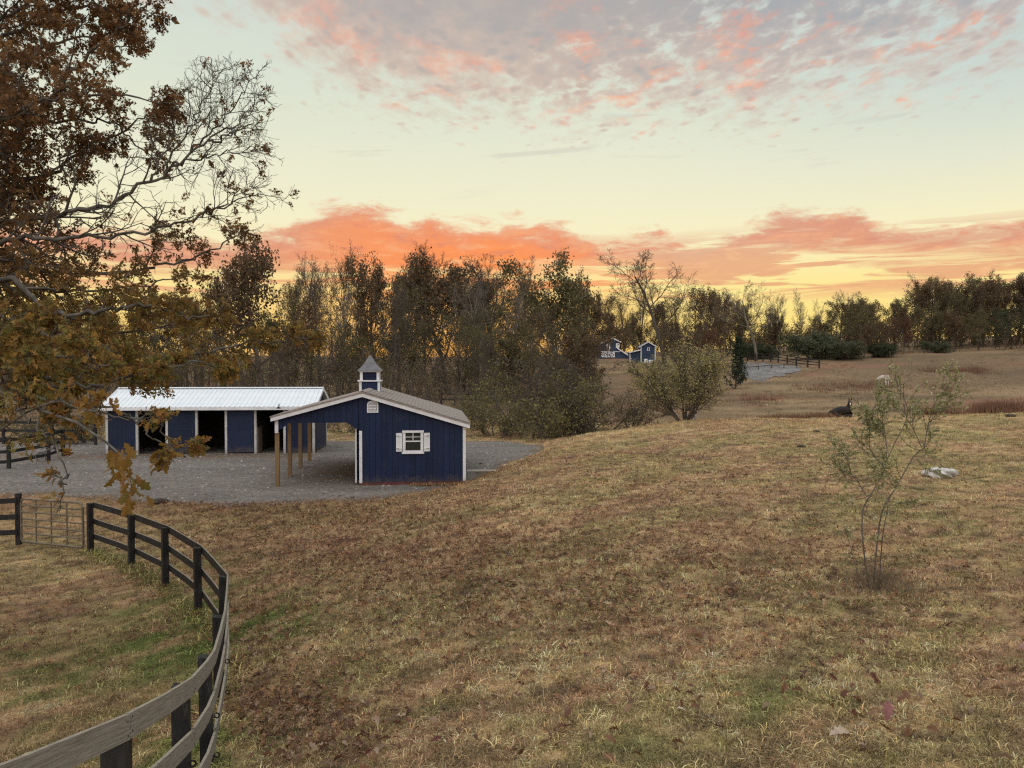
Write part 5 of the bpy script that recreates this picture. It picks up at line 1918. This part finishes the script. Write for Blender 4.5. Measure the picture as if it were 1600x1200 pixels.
def sub(p, d, L, rad, lev, leafy, droop, tw=None):
    n = 5 if lev < 2 else 3
    pts, dirs = [p], []
    for i in range(n):
        d = nrm3(d + orr.normal(0, .13 if lev < 2 else .2, 3) + np.array([0, 0, .05 - droop * .10]))
        p = p + d * L / n
        pts.append(p)
        dirs.append(d)
    twigs.tube(pts, np.linspace(rad, max(rad * .35, .0035), n + 1), 4 if lev < 2 else 3)
    if lev < 3:
        nb = (6, 5, 4)[lev]
        a0 = orr.uniform(0, 6.28)
        for k in range(nb):
            t = .18 + .82 * (k + orr.uniform(.1, .9)) / nb
            i = min(int(t * n), n - 1)
            q = pts[i] + (pts[i + 1] - pts[i]) * (t * n - i)
            ax = nrm3(np.cross(dirs[i], [.2, .3, 1]))
            ay = np.cross(dirs[i], ax)
            a = a0 + k * 2.4
            an = math.radians(orr.uniform(30, 58))
            cd = nrm3(dirs[i] * math.cos(an) + (ax * math.cos(a) + ay * math.sin(a)) * math.sin(an))
            sub(q, cd, L * orr.uniform(.38, .6), rad * .55, lev + 1, leafy, droop)
    if lev >= 2:
        if orr.random() < leafy:
            m_ = orr.integers(4, 9) if lev == 3 else orr.integers(2, 5)
            for _ in range(m_):
                u = orr.uniform(.35, 1.0) * n
                i = min(int(u), n - 1)
                LEAFPTS.append((pts[i] + (pts[i + 1] - pts[i]) * (u - i) + orr.normal(0, .022, 3), nrm3(dirs[i] + orr.normal(0, .7, 3) + np.array([0, 0, -.45]))))


def limb(zt, pix, r0, r1, leafy, every=.62, sublen=(1.0, 2.0), droop=.5, start=.0):
    P = ([trunk_at(zt)] if zt is not None else []) + [at(*p) - OO for p in pix]
    pts = smooth_path(P, 6 * len(P))
    seg = np.linalg.norm(np.diff(pts, axis=0), axis=1)
    s = np.concatenate([[0], np.cumsum(seg)])
    # knobbly, not ruler-straight
    j = orr.normal(0, .035, pts.shape)
    j[0] = 0
    pts = pts + j
    limbs.tube(pts, r0 + (r1 - r0) * (s / s[-1]) ** .55, 8)
    t = s[-1] * .22
    k = 0
    while t < s[-1]:
        i = min(np.searchsorted(s, t) - 1, len(pts) - 2)
        q = pts[i] + (pts[i + 1] - pts[i]) * ((t - s[i]) / max(seg[i], 1e-6))
        d = nrm3(pts[i + 1] - pts[i])
        ax = nrm3(np.cross(d, [0, 0, 1.0]))
        ay = np.cross(ax, d)
        a = k * 2.4 + orr.uniform(-.5, .5)
        an = math.radians(orr.uniform(35, 62))
        cd = nrm3(d * math.cos(an) + (ax * math.cos(a) + ay * math.sin(a)) * math.sin(an))
        f = t / s[-1]
        lf = leafy(f) if callable(leafy) else leafy
        sub(q, cd, orr.uniform(*sublen) * (1.2 - .85 * f), max((r0 + (r1 - r0) * f) * .42, .008), 1, lf, droop)
        t += every * orr.uniform(.6, 1.4)
        k += 1
    sub(pts[-1], nrm3(pts[-1] - pts[-3]), sublen[0] * .5, r1, 1, leafy(1.0) if callable(leafy) else leafy, droop)


# limbs: height on the trunk, then points as (photo x, photo y, distance)
limb(5.2, [(-60, 375, 12.8), (60, 342, 12.6), (150, 322, 12.5), (235, 285, 12.4), (320, 222, 12.4), (385, 178, 12.6)], .125, .009, lambda f: .9 if f < .45 else .035, .30, (1.1, 1.9), .0)
# bare fan of the upper right branch
for pix in ([(255, 268, 12.4), (290, 205, 12.3), (325, 150, 12.3), (338, 105, 12.4)], [(300, 238, 12.4), (345, 190, 12.6), (385, 140, 12.7), (402, 118, 12.8)], [(325, 220, 12.4), (370, 205, 12.2), (400, 196, 12.1)],
            [(270, 255, 12.4), (335, 245, 12.2), (385, 238, 12.1), (405, 225, 12)], [(235, 285, 12.4), (268, 215, 12.6), (280, 160, 12.7)], [(300, 345, 11.7), (350, 318, 11.9), (400, 285, 12.1)]):
    limb(None, pix, .024, .005, .035, .11, (.5, .85), -.1)
limb(4.9, [(-40, 395, 11.6), (80, 372, 11.4), (200, 366, 11.4), (290, 345, 11.6), (360, 318, 12.0), (398, 300, 12.2)], .11, .009, lambda f: .85 if f < .58 else .05, .34, (.9, 1.6), .1)
limb(3.6, [(-30, 455, 11.2), (80, 486, 11.0), (170, 486, 10.8), (240, 478, 10.9), (310, 500, 11.2)], .15, .016, .95, .42, (.7, 1.2), .35)
limb(3.3, [(-30, 520, 11.5), (120, 560, 11.6), (250, 566, 12.2), (330, 548, 12.6), (400, 536, 13), (470, 526, 13.4)], .13, .012, .9, .42, (.6, 1.1), .2)
limb(2.9, [(-50, 560, 10.0), (60, 590, 9.6), (160, 600, 9.6), (240, 575, 10.2), (330, 570, 10.8)], .12, .012, .95, .40, (.5, 1.0), .25)
limb(2.6, [(-40, 610, 9.4), (60, 622, 9.0), (150, 632, 8.8), (215, 660, 8.7), (250, 690, 8.7), (272, 712, 8.7)], .085, .008, .30, .6, (.45, .8), .25)
limb(2.4, [(-20, 630, 8.6), (35, 648, 8.2), (75, 690, 8.0), (98, 730, 7.9), (106, 766, 7.8)], .06, .007, .10, .4, (.4, .75), .8)
limb(5.6, [(-60, 280, 13.4), (40, 200, 13.2), (110, 110, 13.2), (175, 55, 13.2), (228, 12, 13.3)], .14, .015, .95, .42, (.9, 1.7), .2)
limb(6.0, [(-50, 220, 12.0), (60, 160, 11.8), (140, 148, 11.8), (215, 150, 12)], .12, .014, .95, .42, (.9, 1.6), .3)
limb(7.4, [(-80, 90, 13.2), (20, 20, 13.4), (90, -30, 13.6), (150, -70, 13.8)], .12, .015, .95, .45, (1.0, 1.8), .2)
limb(5.0, [(-40, 310, 14.2), (70, 270, 14.4), (160, 225, 14.6), (230, 180, 14.8)], .13, .014, .95, .42, (.9, 1.6), .3)
limb(4.4, [(-40, 420, 13.6), (70, 425, 13.6), (180, 425, 13.8), (270, 410, 14), (350, 385, 14.2)], .13, .014, .95, .42, (.9, 1.6), .4)
limb(4.0, [(-20, 470, 14.6), (90, 520, 14.4), (200, 520, 14.6), (290, 500, 15)], .12, .014, .95, .45, (.9, 1.5), .6)
limb(3.0, [(-60, 540, 9.0), (20, 540, 8.8), (90, 552, 8.8), (150, 575, 9)], .09, .012, .95, .42, (.6, 1.1), .8)
limb(6.6, [(-70, 160, 14.6), (30, 90, 14.8), (120, 60, 15), (190, 75, 15.2)], .12, .014, .95, .42, (.9, 1.7), .3)
limb(2.5, [(40, 650, 8.3), (120, 640, 8.0), (200, 655, 7.8), (238, 640, 7.8), (262, 690, 7.9), (285, 712, 8)], .05, .006, .22, .45, (.35, .7), .25)
limb(4.2, [(-150, 400, 13), (-40, 340, 13.2), (50, 300, 13.5), (110, 240, 13.6)], .11, .014, .97, .32, (.9, 1.6), .3)
limb(5.4, [(-150, 330, 12.5), (-60, 240, 12.2), (20, 140, 12.2), (70, 70, 12.4)], .11, .014, .97, .30, (.9, 1.6), .3)
limb(6.8, [(-150, 200, 13), (-50, 90, 13.2), (50, 40, 13.5), (120, 10, 13.6), (190, 20, 13.6)], .11, .014, .97, .30, (.9, 1.6), .3)
limb(7.8, [(-120, 50, 12.5), (-10, -20, 12.6), (70, -40, 12.8), (140, 0, 13)], .10, .014, .97, .30, (.9, 1.6), .7)
limb(6.3, [(-120, 240, 13.8), (0, 190, 14), (90, 190, 14.2), (170, 190, 14.4), (215, 230, 14.5)], .11, .014, .97, .30, (.9, 1.5), .4)
limb(3.4, [(-120, 500, 11), (-20, 490, 10.6), (60, 520, 10.4), (130, 530, 10.4), (190, 560, 10.6)], .10, .012, .97, .30, (.7, 1.2), .5)
limb(3.9, [(-120, 460, 12.2), (0, 440, 12.4), (90, 455, 12.6), (190, 450, 12.8), (260, 440, 13)], .10, .012, .97, .30, (.8, 1.3), .4)
limb(2.9, [(-120, 560, 9.8), (-30, 570, 9.4), (40, 590, 9.2), (100, 610, 9.2)], .08, .012, .9, .34, (.5, 1.0), .5)
# the hanging spray of large leaves
for (px, py, d) in ((196, 715, 7.2), (200, 742, 7.1), (206, 765, 7.2), (182, 712, 7.3)):
    for _ in range(9):
        LEAFPTS.append((at(px + orr.normal(0, 9), py + orr.normal(0, 9), d + orr.normal(0, .1)) - OO, nrm3(np.array([orr.normal(0, .5), orr.normal(0, .5), -1.0]))))
twigs.tube([at(60, 640, 8.2) - OO, at(120, 660, 7.8) - OO, at(165, 690, 7.5) - OO, at(190, 712, 7.3) - OO, at(203, 745, 7.2) - OO, at(207, 770, 7.2) - OO], [.02, .016, .012, .009, .006, .004], 5)
tm = trunk.mesh('trunk', M['bark_oak'])
link('trunk', tm, oak)
link('limbs', limbs.mesh('limbs', M['bark_oak']), oak)
link('twigs', twigs.mesh('twigs', M['bark_oak']), oak)

# lobed oak leaf: stalk at the origin, tip along +y
half = [(.0, 0), (.06, .10), (.16, .20), (.10, .30), (.27, .46), (.15, .54), (.30, .72), (.14, .78), (.12, .92), (0, 1.0)]


half_small = [(.0, 0), (.21, .20), (.14, .32), (.37, .54), (.19, .72), (0, 1.0)]


def leaf_shape(curl, fold, half=half):
    Vl = []
    for sx in (1, -1):
        for x, y in half:
            Vl.append((sx * x, y, abs(x) * fold - curl * (y - .3) ** 2))
    mid = [(0, .3, 0 - curl * 0), (0, .62, -curl * .1)]
    n = len(half)
    V = Vl + mid
    F = []
    for s in (0, n):
        for i in range(n - 1):
            m_ = 2 * n if (half[i][1] + half[i + 1][1]) / 2 < .48 else 2 * n + 1
            F.append((s + i, s + i + 1, m_))
        F.append((s + (4 if n > 7 else 2), 2 * n, 2 * n + 1))
    return np.array(V), np.array(F)


LSH = [leaf_shape(c, f) for c, f in ((.25, .35), (.5, .6), (.1, .2), (.7, .3))]
LSM = [leaf_shape(c, f, half_small) for c, f in ((.25, .35), (.5, .6), (.1, .2), (.7, .3))]
EYE = np.array([0, 0, CZ]) - OO
LP = np.array([p for p, d in LEAFPTS])
LD = np.array([d for p, d in LEAFPTS])
dist = np.linalg.norm(LP - EYE, axis=1)
W3 = LP + OO
pxx = 800 + W3[:, 0] / W3[:, 1] * FPX
pyy = 572 - (W3[:, 2] - CZ) / W3[:, 1] * FPX
seen = (pxx > -20) & (pyy > -20)
order = np.argsort(np.where(seen, dist, dist + 100))
OAKC = 1.2 * np.array([(.25, .165, .042), (.32, .19, .046), (.18, .165, .046), (.35, .21, .06), (.21, .105, .036), (.145, .135, .044), (.12, .09, .034), (.20, .17, .05)])
lsz = orr.uniform(.068, .14, len(LP))
lsz[-36:] *= 1.45
leaf_me = []
for V_, F_ in LSH:
    leaf_me.append(mesh_np('leaf', V_, F_, M['leaf_random']))


def leaf_frame(d, r):
    y = nrm3(d)
    z = nrm3(np.cross(y, r.normal(0, 1, 3)))
    x = np.cross(y, z)
    return np.stack([x, y, z], 1)


BV, BF, BT = [], [], []
nn = 0
for q, i in enumerate(order):
    R3 = leaf_frame(LD[i], orr) * lsz[i]
    if q < 300:
        o = link('leaf', leaf_me[q % 4], oak)
        m4 = Matrix([list(R3[0]) + [LP[i][0]], list(R3[1]) + [LP[i][1]], list(R3[2]) + [LP[i][2]], [0, 0, 0, 1]])
        o.matrix_basis = m4
    elif pxx[i] > -420 and pyy[i] > -330:
        V_, F_ = LSM[q % 4]
        BV.append(V_ @ R3.T + LP[i])
        BF.append(F_ + nn)
        nn += len(V_)
        c_ = OAKC[orr.integers(0, len(OAKC))] * orr.uniform(.65, 1.3)
        up_ = sstep(LP[i][2], 4.5, 7.5)
        c_ = c_ * (1 - up_) + up_ * np.array([.20, .108, .044]) * orr.uniform(.5, 1.5)
        BT.append(np.tile(c_, (len(V_), 1)))
fo_ = link('foliage', mesh_np('foliage', np.concatenate(BV), np.concatenate(BF), M['leaf_oak'], np.concatenate(BT)), oak)
fo_['kind'] = 'stuff'
print('oak leaves', len(LP), 'seen', seen.sum(), 'twig tris', twigs.n)

# ------------------------------------------------------------------ leafy sapling on the rise
sp_ = ray_ground(1372, 925)
SD = sp_[1]
sap = thing('sapling', 'multi-stemmed leafy sapling with tiny pale green leaves on the right of the pasture', 'sapling', tuple(sp_))
SO = np.array(sp_)
sr = np.random.default_rng(9)
stw = TB()
SLP = []


def ssub(p, d, L, rad, lev):
    n = 4
    pts, dirs = [p], []
    for i in range(n):
        d = nrm3(d + sr.normal(0, .14, 3) + np.array([0, 0, .10]))
        p = p + d * L / n
        pts.append(p)
        dirs.append(d)
    stw.tube(pts, np.linspace(rad, max(rad * .4, .0016), n + 1), 4)
    if lev < 2:
        for k in range(5 if lev == 0 else 4):
            t = .2 + .8 * (k + sr.uniform(.1, .9)) / 5
            i = min(int(t * n), n - 1)
            q = pts[i] + (pts[i + 1] - pts[i]) * (t * n - i)
            e = nrm3(dirs[i] + sr.normal(0, .55, 3))
            ssub(q, e, L * sr.uniform(.4, .65), rad * .5, lev + 1)
    if lev >= 1:
        for _ in range(sr.integers(3, 8)):
            u = sr.uniform(.1, 1) * n
            i = min(int(u), n - 1)
            SLP.append((pts[i] + (pts[i + 1] - pts[i]) * (u - i), nrm3(dirs[i] + sr.normal(0, .8, 3))))


stems = [[(1358, 918), (1349, 860), (1352, 800), (1362, 768), (1378, 735), (1386, 700)], [(1365, 925), (1372, 870), (1382, 800), (1402, 760), (1432, 715), (1444, 700)], [(1374, 905), (1378, 840), (1388, 790)], [(1346, 895), (1330, 855), (1318, 820)],
         [(1352, 772), (1340, 752), (1328, 738), (1322, 712)], [(1442, 704), (1428, 672), (1415, 645), (1412, 600)], [(1386, 700), (1384, 684), (1380, 664)], [(1380, 728), (1364, 704), (1357, 672), (1358, 646)], [(1444, 700), (1452, 660), (1462, 628), (1482, 604)],
         [(1380, 730), (1402, 690), (1416, 645), (1408, 602), (1396, 565), (1390, 548)]]
for k, pth in enumerate(stems):
    P = np.array([at(px + sr.normal(0, 2.5 if 0 < j_ < len(pth) - 1 else 0), py, SD + .25 * math.sin(k * 2.1) * (j_ / len(pth))) - SO for j_, (px, py) in enumerate(pth)])
    if k < 4:
        P[0, 2] = min(P[0, 2], .02)
    pts = smooth_path(P, 4 * len(P))
    r0 = .0125 if k < 2 else .009 if k == 2 else .006
    if k >= 4:
        r0 = .007
    mb = TB()
    mb.tube(pts, np.linspace(r0, .004 if k >= 4 else r0 * .6, len(pts)), 6)
    link('stem', mb.mesh('stem', M['bark']), sap)
    if k >= 4:
        for q in range(3, len(pts), 2):
            d = nrm3(pts[q] - pts[q - 1])
            for _ in range(2 if k < 9 else 0):
                ssub(pts[q], nrm3(d + sr.normal(0, .6, 3)), sr.uniform(.22, .45) * (1 if k < 9 else .5), .0045, 0 if q % 4 == 1 and k < 9 else 1)
    if k < 4:
        for q in range(9 if k < 2 else 5, len(pts), 2):
            if k < 2:
                ssub(pts[q], nrm3(pts[q] - pts[q - 1] + sr.normal(0, .75, 3)), sr.uniform(.25, .5), .004, 0 if q % 3 else 1)
                continue
            ssub(pts[q], nrm3(pts[q] - pts[q - 1] + sr.normal(0, .5, 3)), .2, .003, 1)
link('twigs', stw.mesh('twigs', M['bark']), sap)
n = len(SLP)
C = np.array([p for p, d in SLP])
d = np.array([q for p, q in SLP])
s = np.cross(d, sr.normal(0, 1, (n, 3)))
s /= np.linalg.norm(s, axis=1, keepdims=True)
nv = np.cross(d, s)
l_ = sr.uniform(.024, .056, (n, 1))
V = np.stack([C, C + d * l_ * .45 + s * l_ * .28 + nv * l_ * .08, C + d * l_, C + d * l_ * .45 - s * l_ * .28 + nv * l_ * .08], 1).reshape(-1, 3)
cl = 1.15 * np.array([(.26, .27, .11), (.36, .36, .19), (.20, .21, .08), (.46, .45, .30), (.27, .25, .09)])[sr.integers(0, 5, n)] * sr.uniform(.75, 1.2, (n, 1))
fo2 = link('foliage', mesh_np('foliage', V, np.arange(n * 4).reshape(-1, 4), M['leaf_small'], np.repeat(cl, 4, 0)), sap)
fo2['kind'] = 'stuff'
print('sapling leaves', n)
# dry weeds round its foot
wd = TB()
for k in range(230):
    a, rr_ = sr.uniform(0, 6.28), abs(sr.normal(0, .42))
    x_, y_ = sp_[0] + math.cos(a) * rr_ * 1.35, sp_[1] + math.sin(a) * rr_
    p = np.array([x_, y_, h1(x_, y_) - .01])
    d = nrm3(np.array([sr.normal(0, .35), sr.normal(0, .35), 1]))
    L = sr.uniform(.15, .5)
    pts = [p, p + d * L * .5, p + d * L + np.array([sr.normal(0, .05), sr.normal(0, .05), -.02])]
    wd.tube(pts, [.0035, .0026, .001], 3)
    for _ in range(2):
        e = nrm3(d + sr.normal(0, .6, 3))
        wd.tube([pts[1], pts[1] + e * L * .3], [.0022, .001], 3)
tag(link('dry_weeds', wd.mesh('dry_weeds', mat('weed_straw', (.15, .115, .08), (.23, .18, .11), .9, 3))), 'brown dry weed stalks round the foot of the sapling', kind='stuff')

# patches of red-brown broomsedge beyond the brow
bs = []
bt_ = []
br = np.random.default_rng(15)
for cx_, cy_, sx_, sy_, n_, hh in [(1556, 645, 40, 6, 2600, .9), (1470, 652, 28, 5, 900, .7), (1330, 606, 70, 8, 1500, .7), (1500, 580, 60, 5, 1500, .8), (1240, 655, 60, 5, 1400, .5), (1180, 625, 40, 8, 700, .6), (1460, 610, 60, 8, 500, .6)]:
    for _ in range(n_ // 25):
        g = ray_ground(cx_ + br.normal(0, sx_ * .5), cy_ + br.normal(0, sy_ * .5), 50)
        for _ in range(25):
            p = g + np.array([br.normal(0, .5), br.normal(0, .5), -.05])
            L = hh * br.uniform(.4, 1.1)
            dv = np.array([br.normal(0, .15), br.normal(0, .15), 1.0]) * L
            sv = np.array([.02, br.normal(0, .01), 0])
            bs.append(np.stack([p - sv, p + sv, p + dv]))
            bt_.append(np.tile(np.array([(.25, .13, .085), (.21, .115, .075), (.24, .15, .09)][br.integers(0, 3)]) * br.uniform(.7, 1.2), (3, 1)))
V = np.concatenate(bs)
tag(link('broomsedge', mesh_np('broomsedge', V, np.arange(len(V)).reshape(-1, 3), M['leaf_far'], np.concatenate(bt_))), 'patches of reddish dry broomsedge on the far slope', kind='stuff')

# ------------------------------------------------------------------ fallen leaves
fr2 = np.random.default_rng(21)
fv, ff_, ft_ = [], [], []
nn = 0
spots = []
for cx_, cy_, sx_, sy_, n_ in [(520, 840, 150, 42, 3200), (330, 800, 60, 30, 700), (560, 800, 120, 14, 1100), (800, 860, 260, 60, 3000), (1150, 800, 260, 70, 1800), (1000, 730, 260, 30, 1800), (700, 930, 220, 60, 1700), (1250, 930, 220, 70, 900), (440, 1105, 60, 22, 420), (490, 1150, 80, 28, 380), (430, 1010, 50, 50, 260), (760, 1000, 260, 90, 300), (1100, 1050, 300, 90, 170), (1450, 1050, 150, 90, 80), (120, 960, 120, 70, 300), (390, 960, 40, 90, 260), (60, 705, 60, 12, 250), (1250, 850, 300, 80, 260)]:
    for _ in range(n_):
        spots.append((fr2.normal(cx_, sx_), fr2.normal(cy_, sy_)))
sx_, sy_ = np.array(spots).T
ok_ = (sy_ > 690) & (sy_ < 1290) & (sx_ > -150) & (sx_ < 1750)
sx_, sy_ = sx_[ok_], sy_[ok_]
dd = 3.5 * FPX / (sy_ - 572)
for _ in range(5):                      # closer to the terrain by a few fixed-point steps
    dd = (CZ - H((sx_ - 800) / FPX * dd, dd)) * FPX / (sy_ - 572)
FS = np.stack([(sx_ - 800) / FPX * dd, dd], 1)
FS = FS[(dd > 3) & (dd < 45)]
FS = FS[(pad_sd(FS[:, 0], FS[:, 1]) < .3) | (fr2.random(len(FS)) < .06)]
FZ = H(FS[:, 0], FS[:, 1])
ordr = np.argsort(FS[:, 1])
fall_me = [mesh_np('fallen_leaf', V_, F_, M['fallen_random']) for V_, F_ in [leaf_shape(c, f) for c, f in ((.6, .8), (.9, .4), (.4, 1.0), (-.5, .5))]]
FSH = [leaf_shape(c, f, half_small) for c, f in ((.6, .8), (.9, .4), (.4, 1.0), (-.5, .5))]
FCO = np.array([(.25, .135, .072), (.17, .08, .05), (.38, .26, .165), (.12, .068, .048), (.31, .17, .085)])
for q, i in enumerate(ordr):
    x_, y_ = FS[i]
    s_ = fr2.uniform(.075, .145) if q < 220 else fr2.uniform(.065, .125)
    z_ = FZ[i] + .045 + fr2.uniform(0, .035)
    e = (fr2.normal(0, .45), fr2.normal(0, .45), fr2.uniform(0, 6.28))
    if q < 220:
        o = link('fallen_leaf', fall_me[q % 4], None, (x_, y_, z_), e, (s_, s_, s_))
        tag(o, 'curled brown oak leaf fallen on the near pasture grass', 'leaf', 'fallen oak leaves on the near grass')
    else:
        V_, F_ = FSH[q % 4]
        R3 = np.array(Matrix.Rotation(e[2], 3, 'Z') @ Matrix.Rotation(e[0], 3, 'X') @ Matrix.Rotation(e[1], 3, 'Y')) * s_
        fv.append(V_ @ R3.T + np.array([x_, y_, z_]))
        ff_.append(F_ + nn)
        nn += len(V_)
        ft_.append(np.tile(FCO[fr2.integers(0, 5)] * fr2.uniform(.7, 1.3), (len(V_), 1)))
tag(link('leaf_litter', mesh_np('leaf_litter', np.concatenate(fv), np.concatenate(ff_), M['litter'], np.concatenate(ft_))), 'brown leaf litter strewn over the slope below the sheds', kind='stuff')


def big_leaf(px, py, s_, c_, lb, rot):
    p_ = ray_ground(px, py)
    V_, F_ = leaf_shape(.45, .5)
    o = link('fallen_leaf', mesh_np('fallen_leaf', V_, F_, mat('single_leaf_colour', c_, tuple(v * .7 for v in c_), .8, 4)), None, (p_[0], p_[1], p_[2] + .06), rot, (s_, s_, s_))
    tag(o, lb, 'leaf')


big_leaf(1385, 1140, .19, (.26, .11, .10), 'large purplish-red leaf lying at the bottom right of the pasture', (1.0, .2, -.3))
big_leaf(1295, 1160, .20, (.46, .36, .27), 'pale tan curled leaf lying left of and below the large purplish-red leaf', (.2, .3, -1.3))
big_leaf(1590, 1025, .17, (.30, .17, .14), 'pinkish-brown leaf at the right edge of the picture', (.3, .2, -1.2))
big_leaf(1072, 1122, .10, (.50, .42, .33), 'small cream leaf in the grass right of the picture middle, near the bottom', (.2, .1, 1.2))

# ------------------------------------------------------------------ horses
def skin_body(name, verts, edges, radii, m_, sub_=2, parent=None, root=0):
    me = bpy.data.meshes.new(name)
    me.from_pydata(verts, edges, [])
    ob = bpy.data.objects.new(name, me)
    COL.objects.link(ob)
    md = ob.modifiers.new('skin', 'SKIN')
    md.use_smooth_shade = True
    for k, r_ in enumerate(radii):
        sv = me.skin_vertices[0].data[k]
        sv.radius = (r_, r_) if not isinstance(r_, tuple) else r_
        sv.use_root = k == root
    s_ = ob.modifiers.new('sub', 'SUBSURF')
    s_.levels = s_.render_levels = sub_
    bpy.context.view_layer.update()
    dg = bpy.context.evaluated_depsgraph_get()
    nm = bpy.data.meshes.new_from_object(ob.evaluated_get(dg))
    nm.materials.clear()
    nm.materials.append(m_)
    for p in nm.polygons:
        p.use_smooth = True
    bpy.data.objects.remove(ob)
    return link(name, nm, parent)


# dark horse lying on its brisket, head up, looking at the camera; local -y faces the camera
_ds = np.linspace(38, 60, 89)
_hx = (1321 - 800) / FPX * _ds
_hy = 572 + (CZ - H(_hx, _ds)) / _ds * FPX
_k = int(np.argmin(_hy))                    # the brow of the rise in that direction
hp = np.array([_hx[_k], _ds[_k], 0])
hz = h1(hp[0], hp[1])
print('brow', _ds[_k], _hy[_k], hz)
horse = thing('horse', 'dark brown horse lying down on the brow of the rise, ears up, looking this way', 'horse', (hp[0], hp[1], hz - .02))
hv = [(-.55, .50, .42), (-.72, .62, .36), (-.30, .35, .44), (.02, .18, .45), (.20, .05, .48), (.27, -.04, .74), (.30, -.12, 1.00), (.31, -.20, 1.10), (.32, -.34, .96), (.33, -.45, .82), (.33, -.48, .77),
      (.36, -.30, .18), (.30, -.62, .12), (.10, -.30, .16), (.00, -.65, .10), (-.60, .10, .24), (-.25, -.18, .14), (-.50, -.28, .10), (-.68, .78, .24)]
he = [(0, 1), (0, 2), (2, 3), (3, 4), (4, 5), (5, 6), (6, 7), (7, 8), (8, 9), (9, 10), (4, 11), (11, 12), (4, 13), (13, 14), (0, 15), (15, 16), (16, 17), (1, 18)]
hr = [.34, .26, .35, .33, .29, .19, .135, .125, .10, .075, .06, .10, .06, .10, .06, .16, .085, .06, .12]
body = skin_body('body', hv, he, hr, M['horse_dark'], 2, horse)
for sx in (-1, 1):
    b_ = Vector((.31 + sx * .065, -.19, 1.19))
    MB().add([b_ + Vector((-.035, 0, 0)), b_ + Vector((.035, 0, 0)), b_ + Vector((0, .04, 0)), b_ + Vector((sx * .02, -.01, .20)), b_ + Vector((sx * .015 - .03, -.02, .09)), b_ + Vector((sx * .015 + .03, -.02, .09))], [(0, 1, 5, 4), (4, 5, 3), (1, 2, 3, 5), (2, 0, 4, 3)]).build('ear', M['black'], horse)
mn = TB()
hrn = np.random.default_rng(2)
for k in range(60):
    t_ = hrn.random()
    p = np.array([.22 + .10 * t_, .08 - .22 * t_, .70 + .50 * t_])
    mn.tube([p, p + np.array([-.08, .02, -.02]) + hrn.normal(0, .02, 3), p + np.array([-.13, .02, -.17]) + hrn.normal(0, .03, 3)], [.018, .014, .004], 3)
link('mane', mn.mesh('mane', M['black']), horse)
bz = MB().hexa([(.295, -.375, 1.03), (.345, -.375, 1.03), (.35, -.36, 1.06), (.29, -.36, 1.06), (.30, -.50, .90), (.35, -.50, .90), (.36, -.455, .955), (.29, -.455, .955)]).build('face_blaze', M['horse_white'], horse)
tlm = TB()
tlm.tube([(-.86, .75, .42), (-.98, .72, .30), (-1.02, .60, .14), (-.98, .45, .05)], [.06, .07, .06, .02], 6)
link('tail', tlm.mesh('tail', M['black']), horse)

# white horse grazing far off, seen from behind
gp = at(1383, 603, 107)
gz_ = h1(gp[0], gp[1])
horse.scale = (.98, .98, .98)
horse.rotation_euler = (0, 0, -.42)
wh = thing('horse', 'white horse standing far off on the slope above the sapling, seen from behind', 'horse', (gp[0], gp[1], gz_), .25)
wv = [(0, .1, 1.20), (0, -.25, 1.18), (0, .6, 1.16), (0, 1.0, 1.20), (0, 1.35, 1.05), (0, 1.7, .70), (0, 1.85, .40), (0, 2.0, .18),
      (.20, -.30, .95), (.20, -.22, .72), (.20, -.40, .50), (.20, -.36, .08), (-.20, -.30, .95), (-.20, -.22, .72), (-.20, -.42, .50), (-.20, -.36, .08),
      (.17, 1.0, .85), (.17, 1.0, .48), (.17, 1.0, .06), (-.17, 1.0, .85), (-.17, 1.02, .48), (-.17, 1.05, .06)]
we = [(0, 1), (0, 2), (2, 3), (3, 4), (4, 5), (5, 6), (6, 7), (1, 8), (8, 9), (9, 10), (10, 11), (1, 12), (12, 13), (13, 14), (14, 15), (3, 16), (16, 17), (17, 18), (3, 19), (19, 20), (20, 21)]
wr = [.37, .37, .36, .31, .21, .16, .13, .08, .21, .13, .08, .06, .21, .13, .08, .06, .13, .08, .055, .13, .08, .055]
skin_body('body', wv, we, wr, M['horse_white'], 2, wh)
t3 = TB()
t3.tube([(0, -.60, 1.32), (0, -.70, 1.15), (0, -.70, .80), (0, -.66, .50)], [.05, .08, .08, .03], 7)
link('tail', t3.mesh('tail', M['horse_white']), wh)
t4 = TB()
for sx in (-1, 1):
    t4.tube([(sx * .07, 1.86, .55), (sx * .1, 1.84, .66), (sx * .1, 1.84, .72)], [.04, .03, .005], 5)
link('ears', t4.mesh('ears', M['horse_white']), wh)
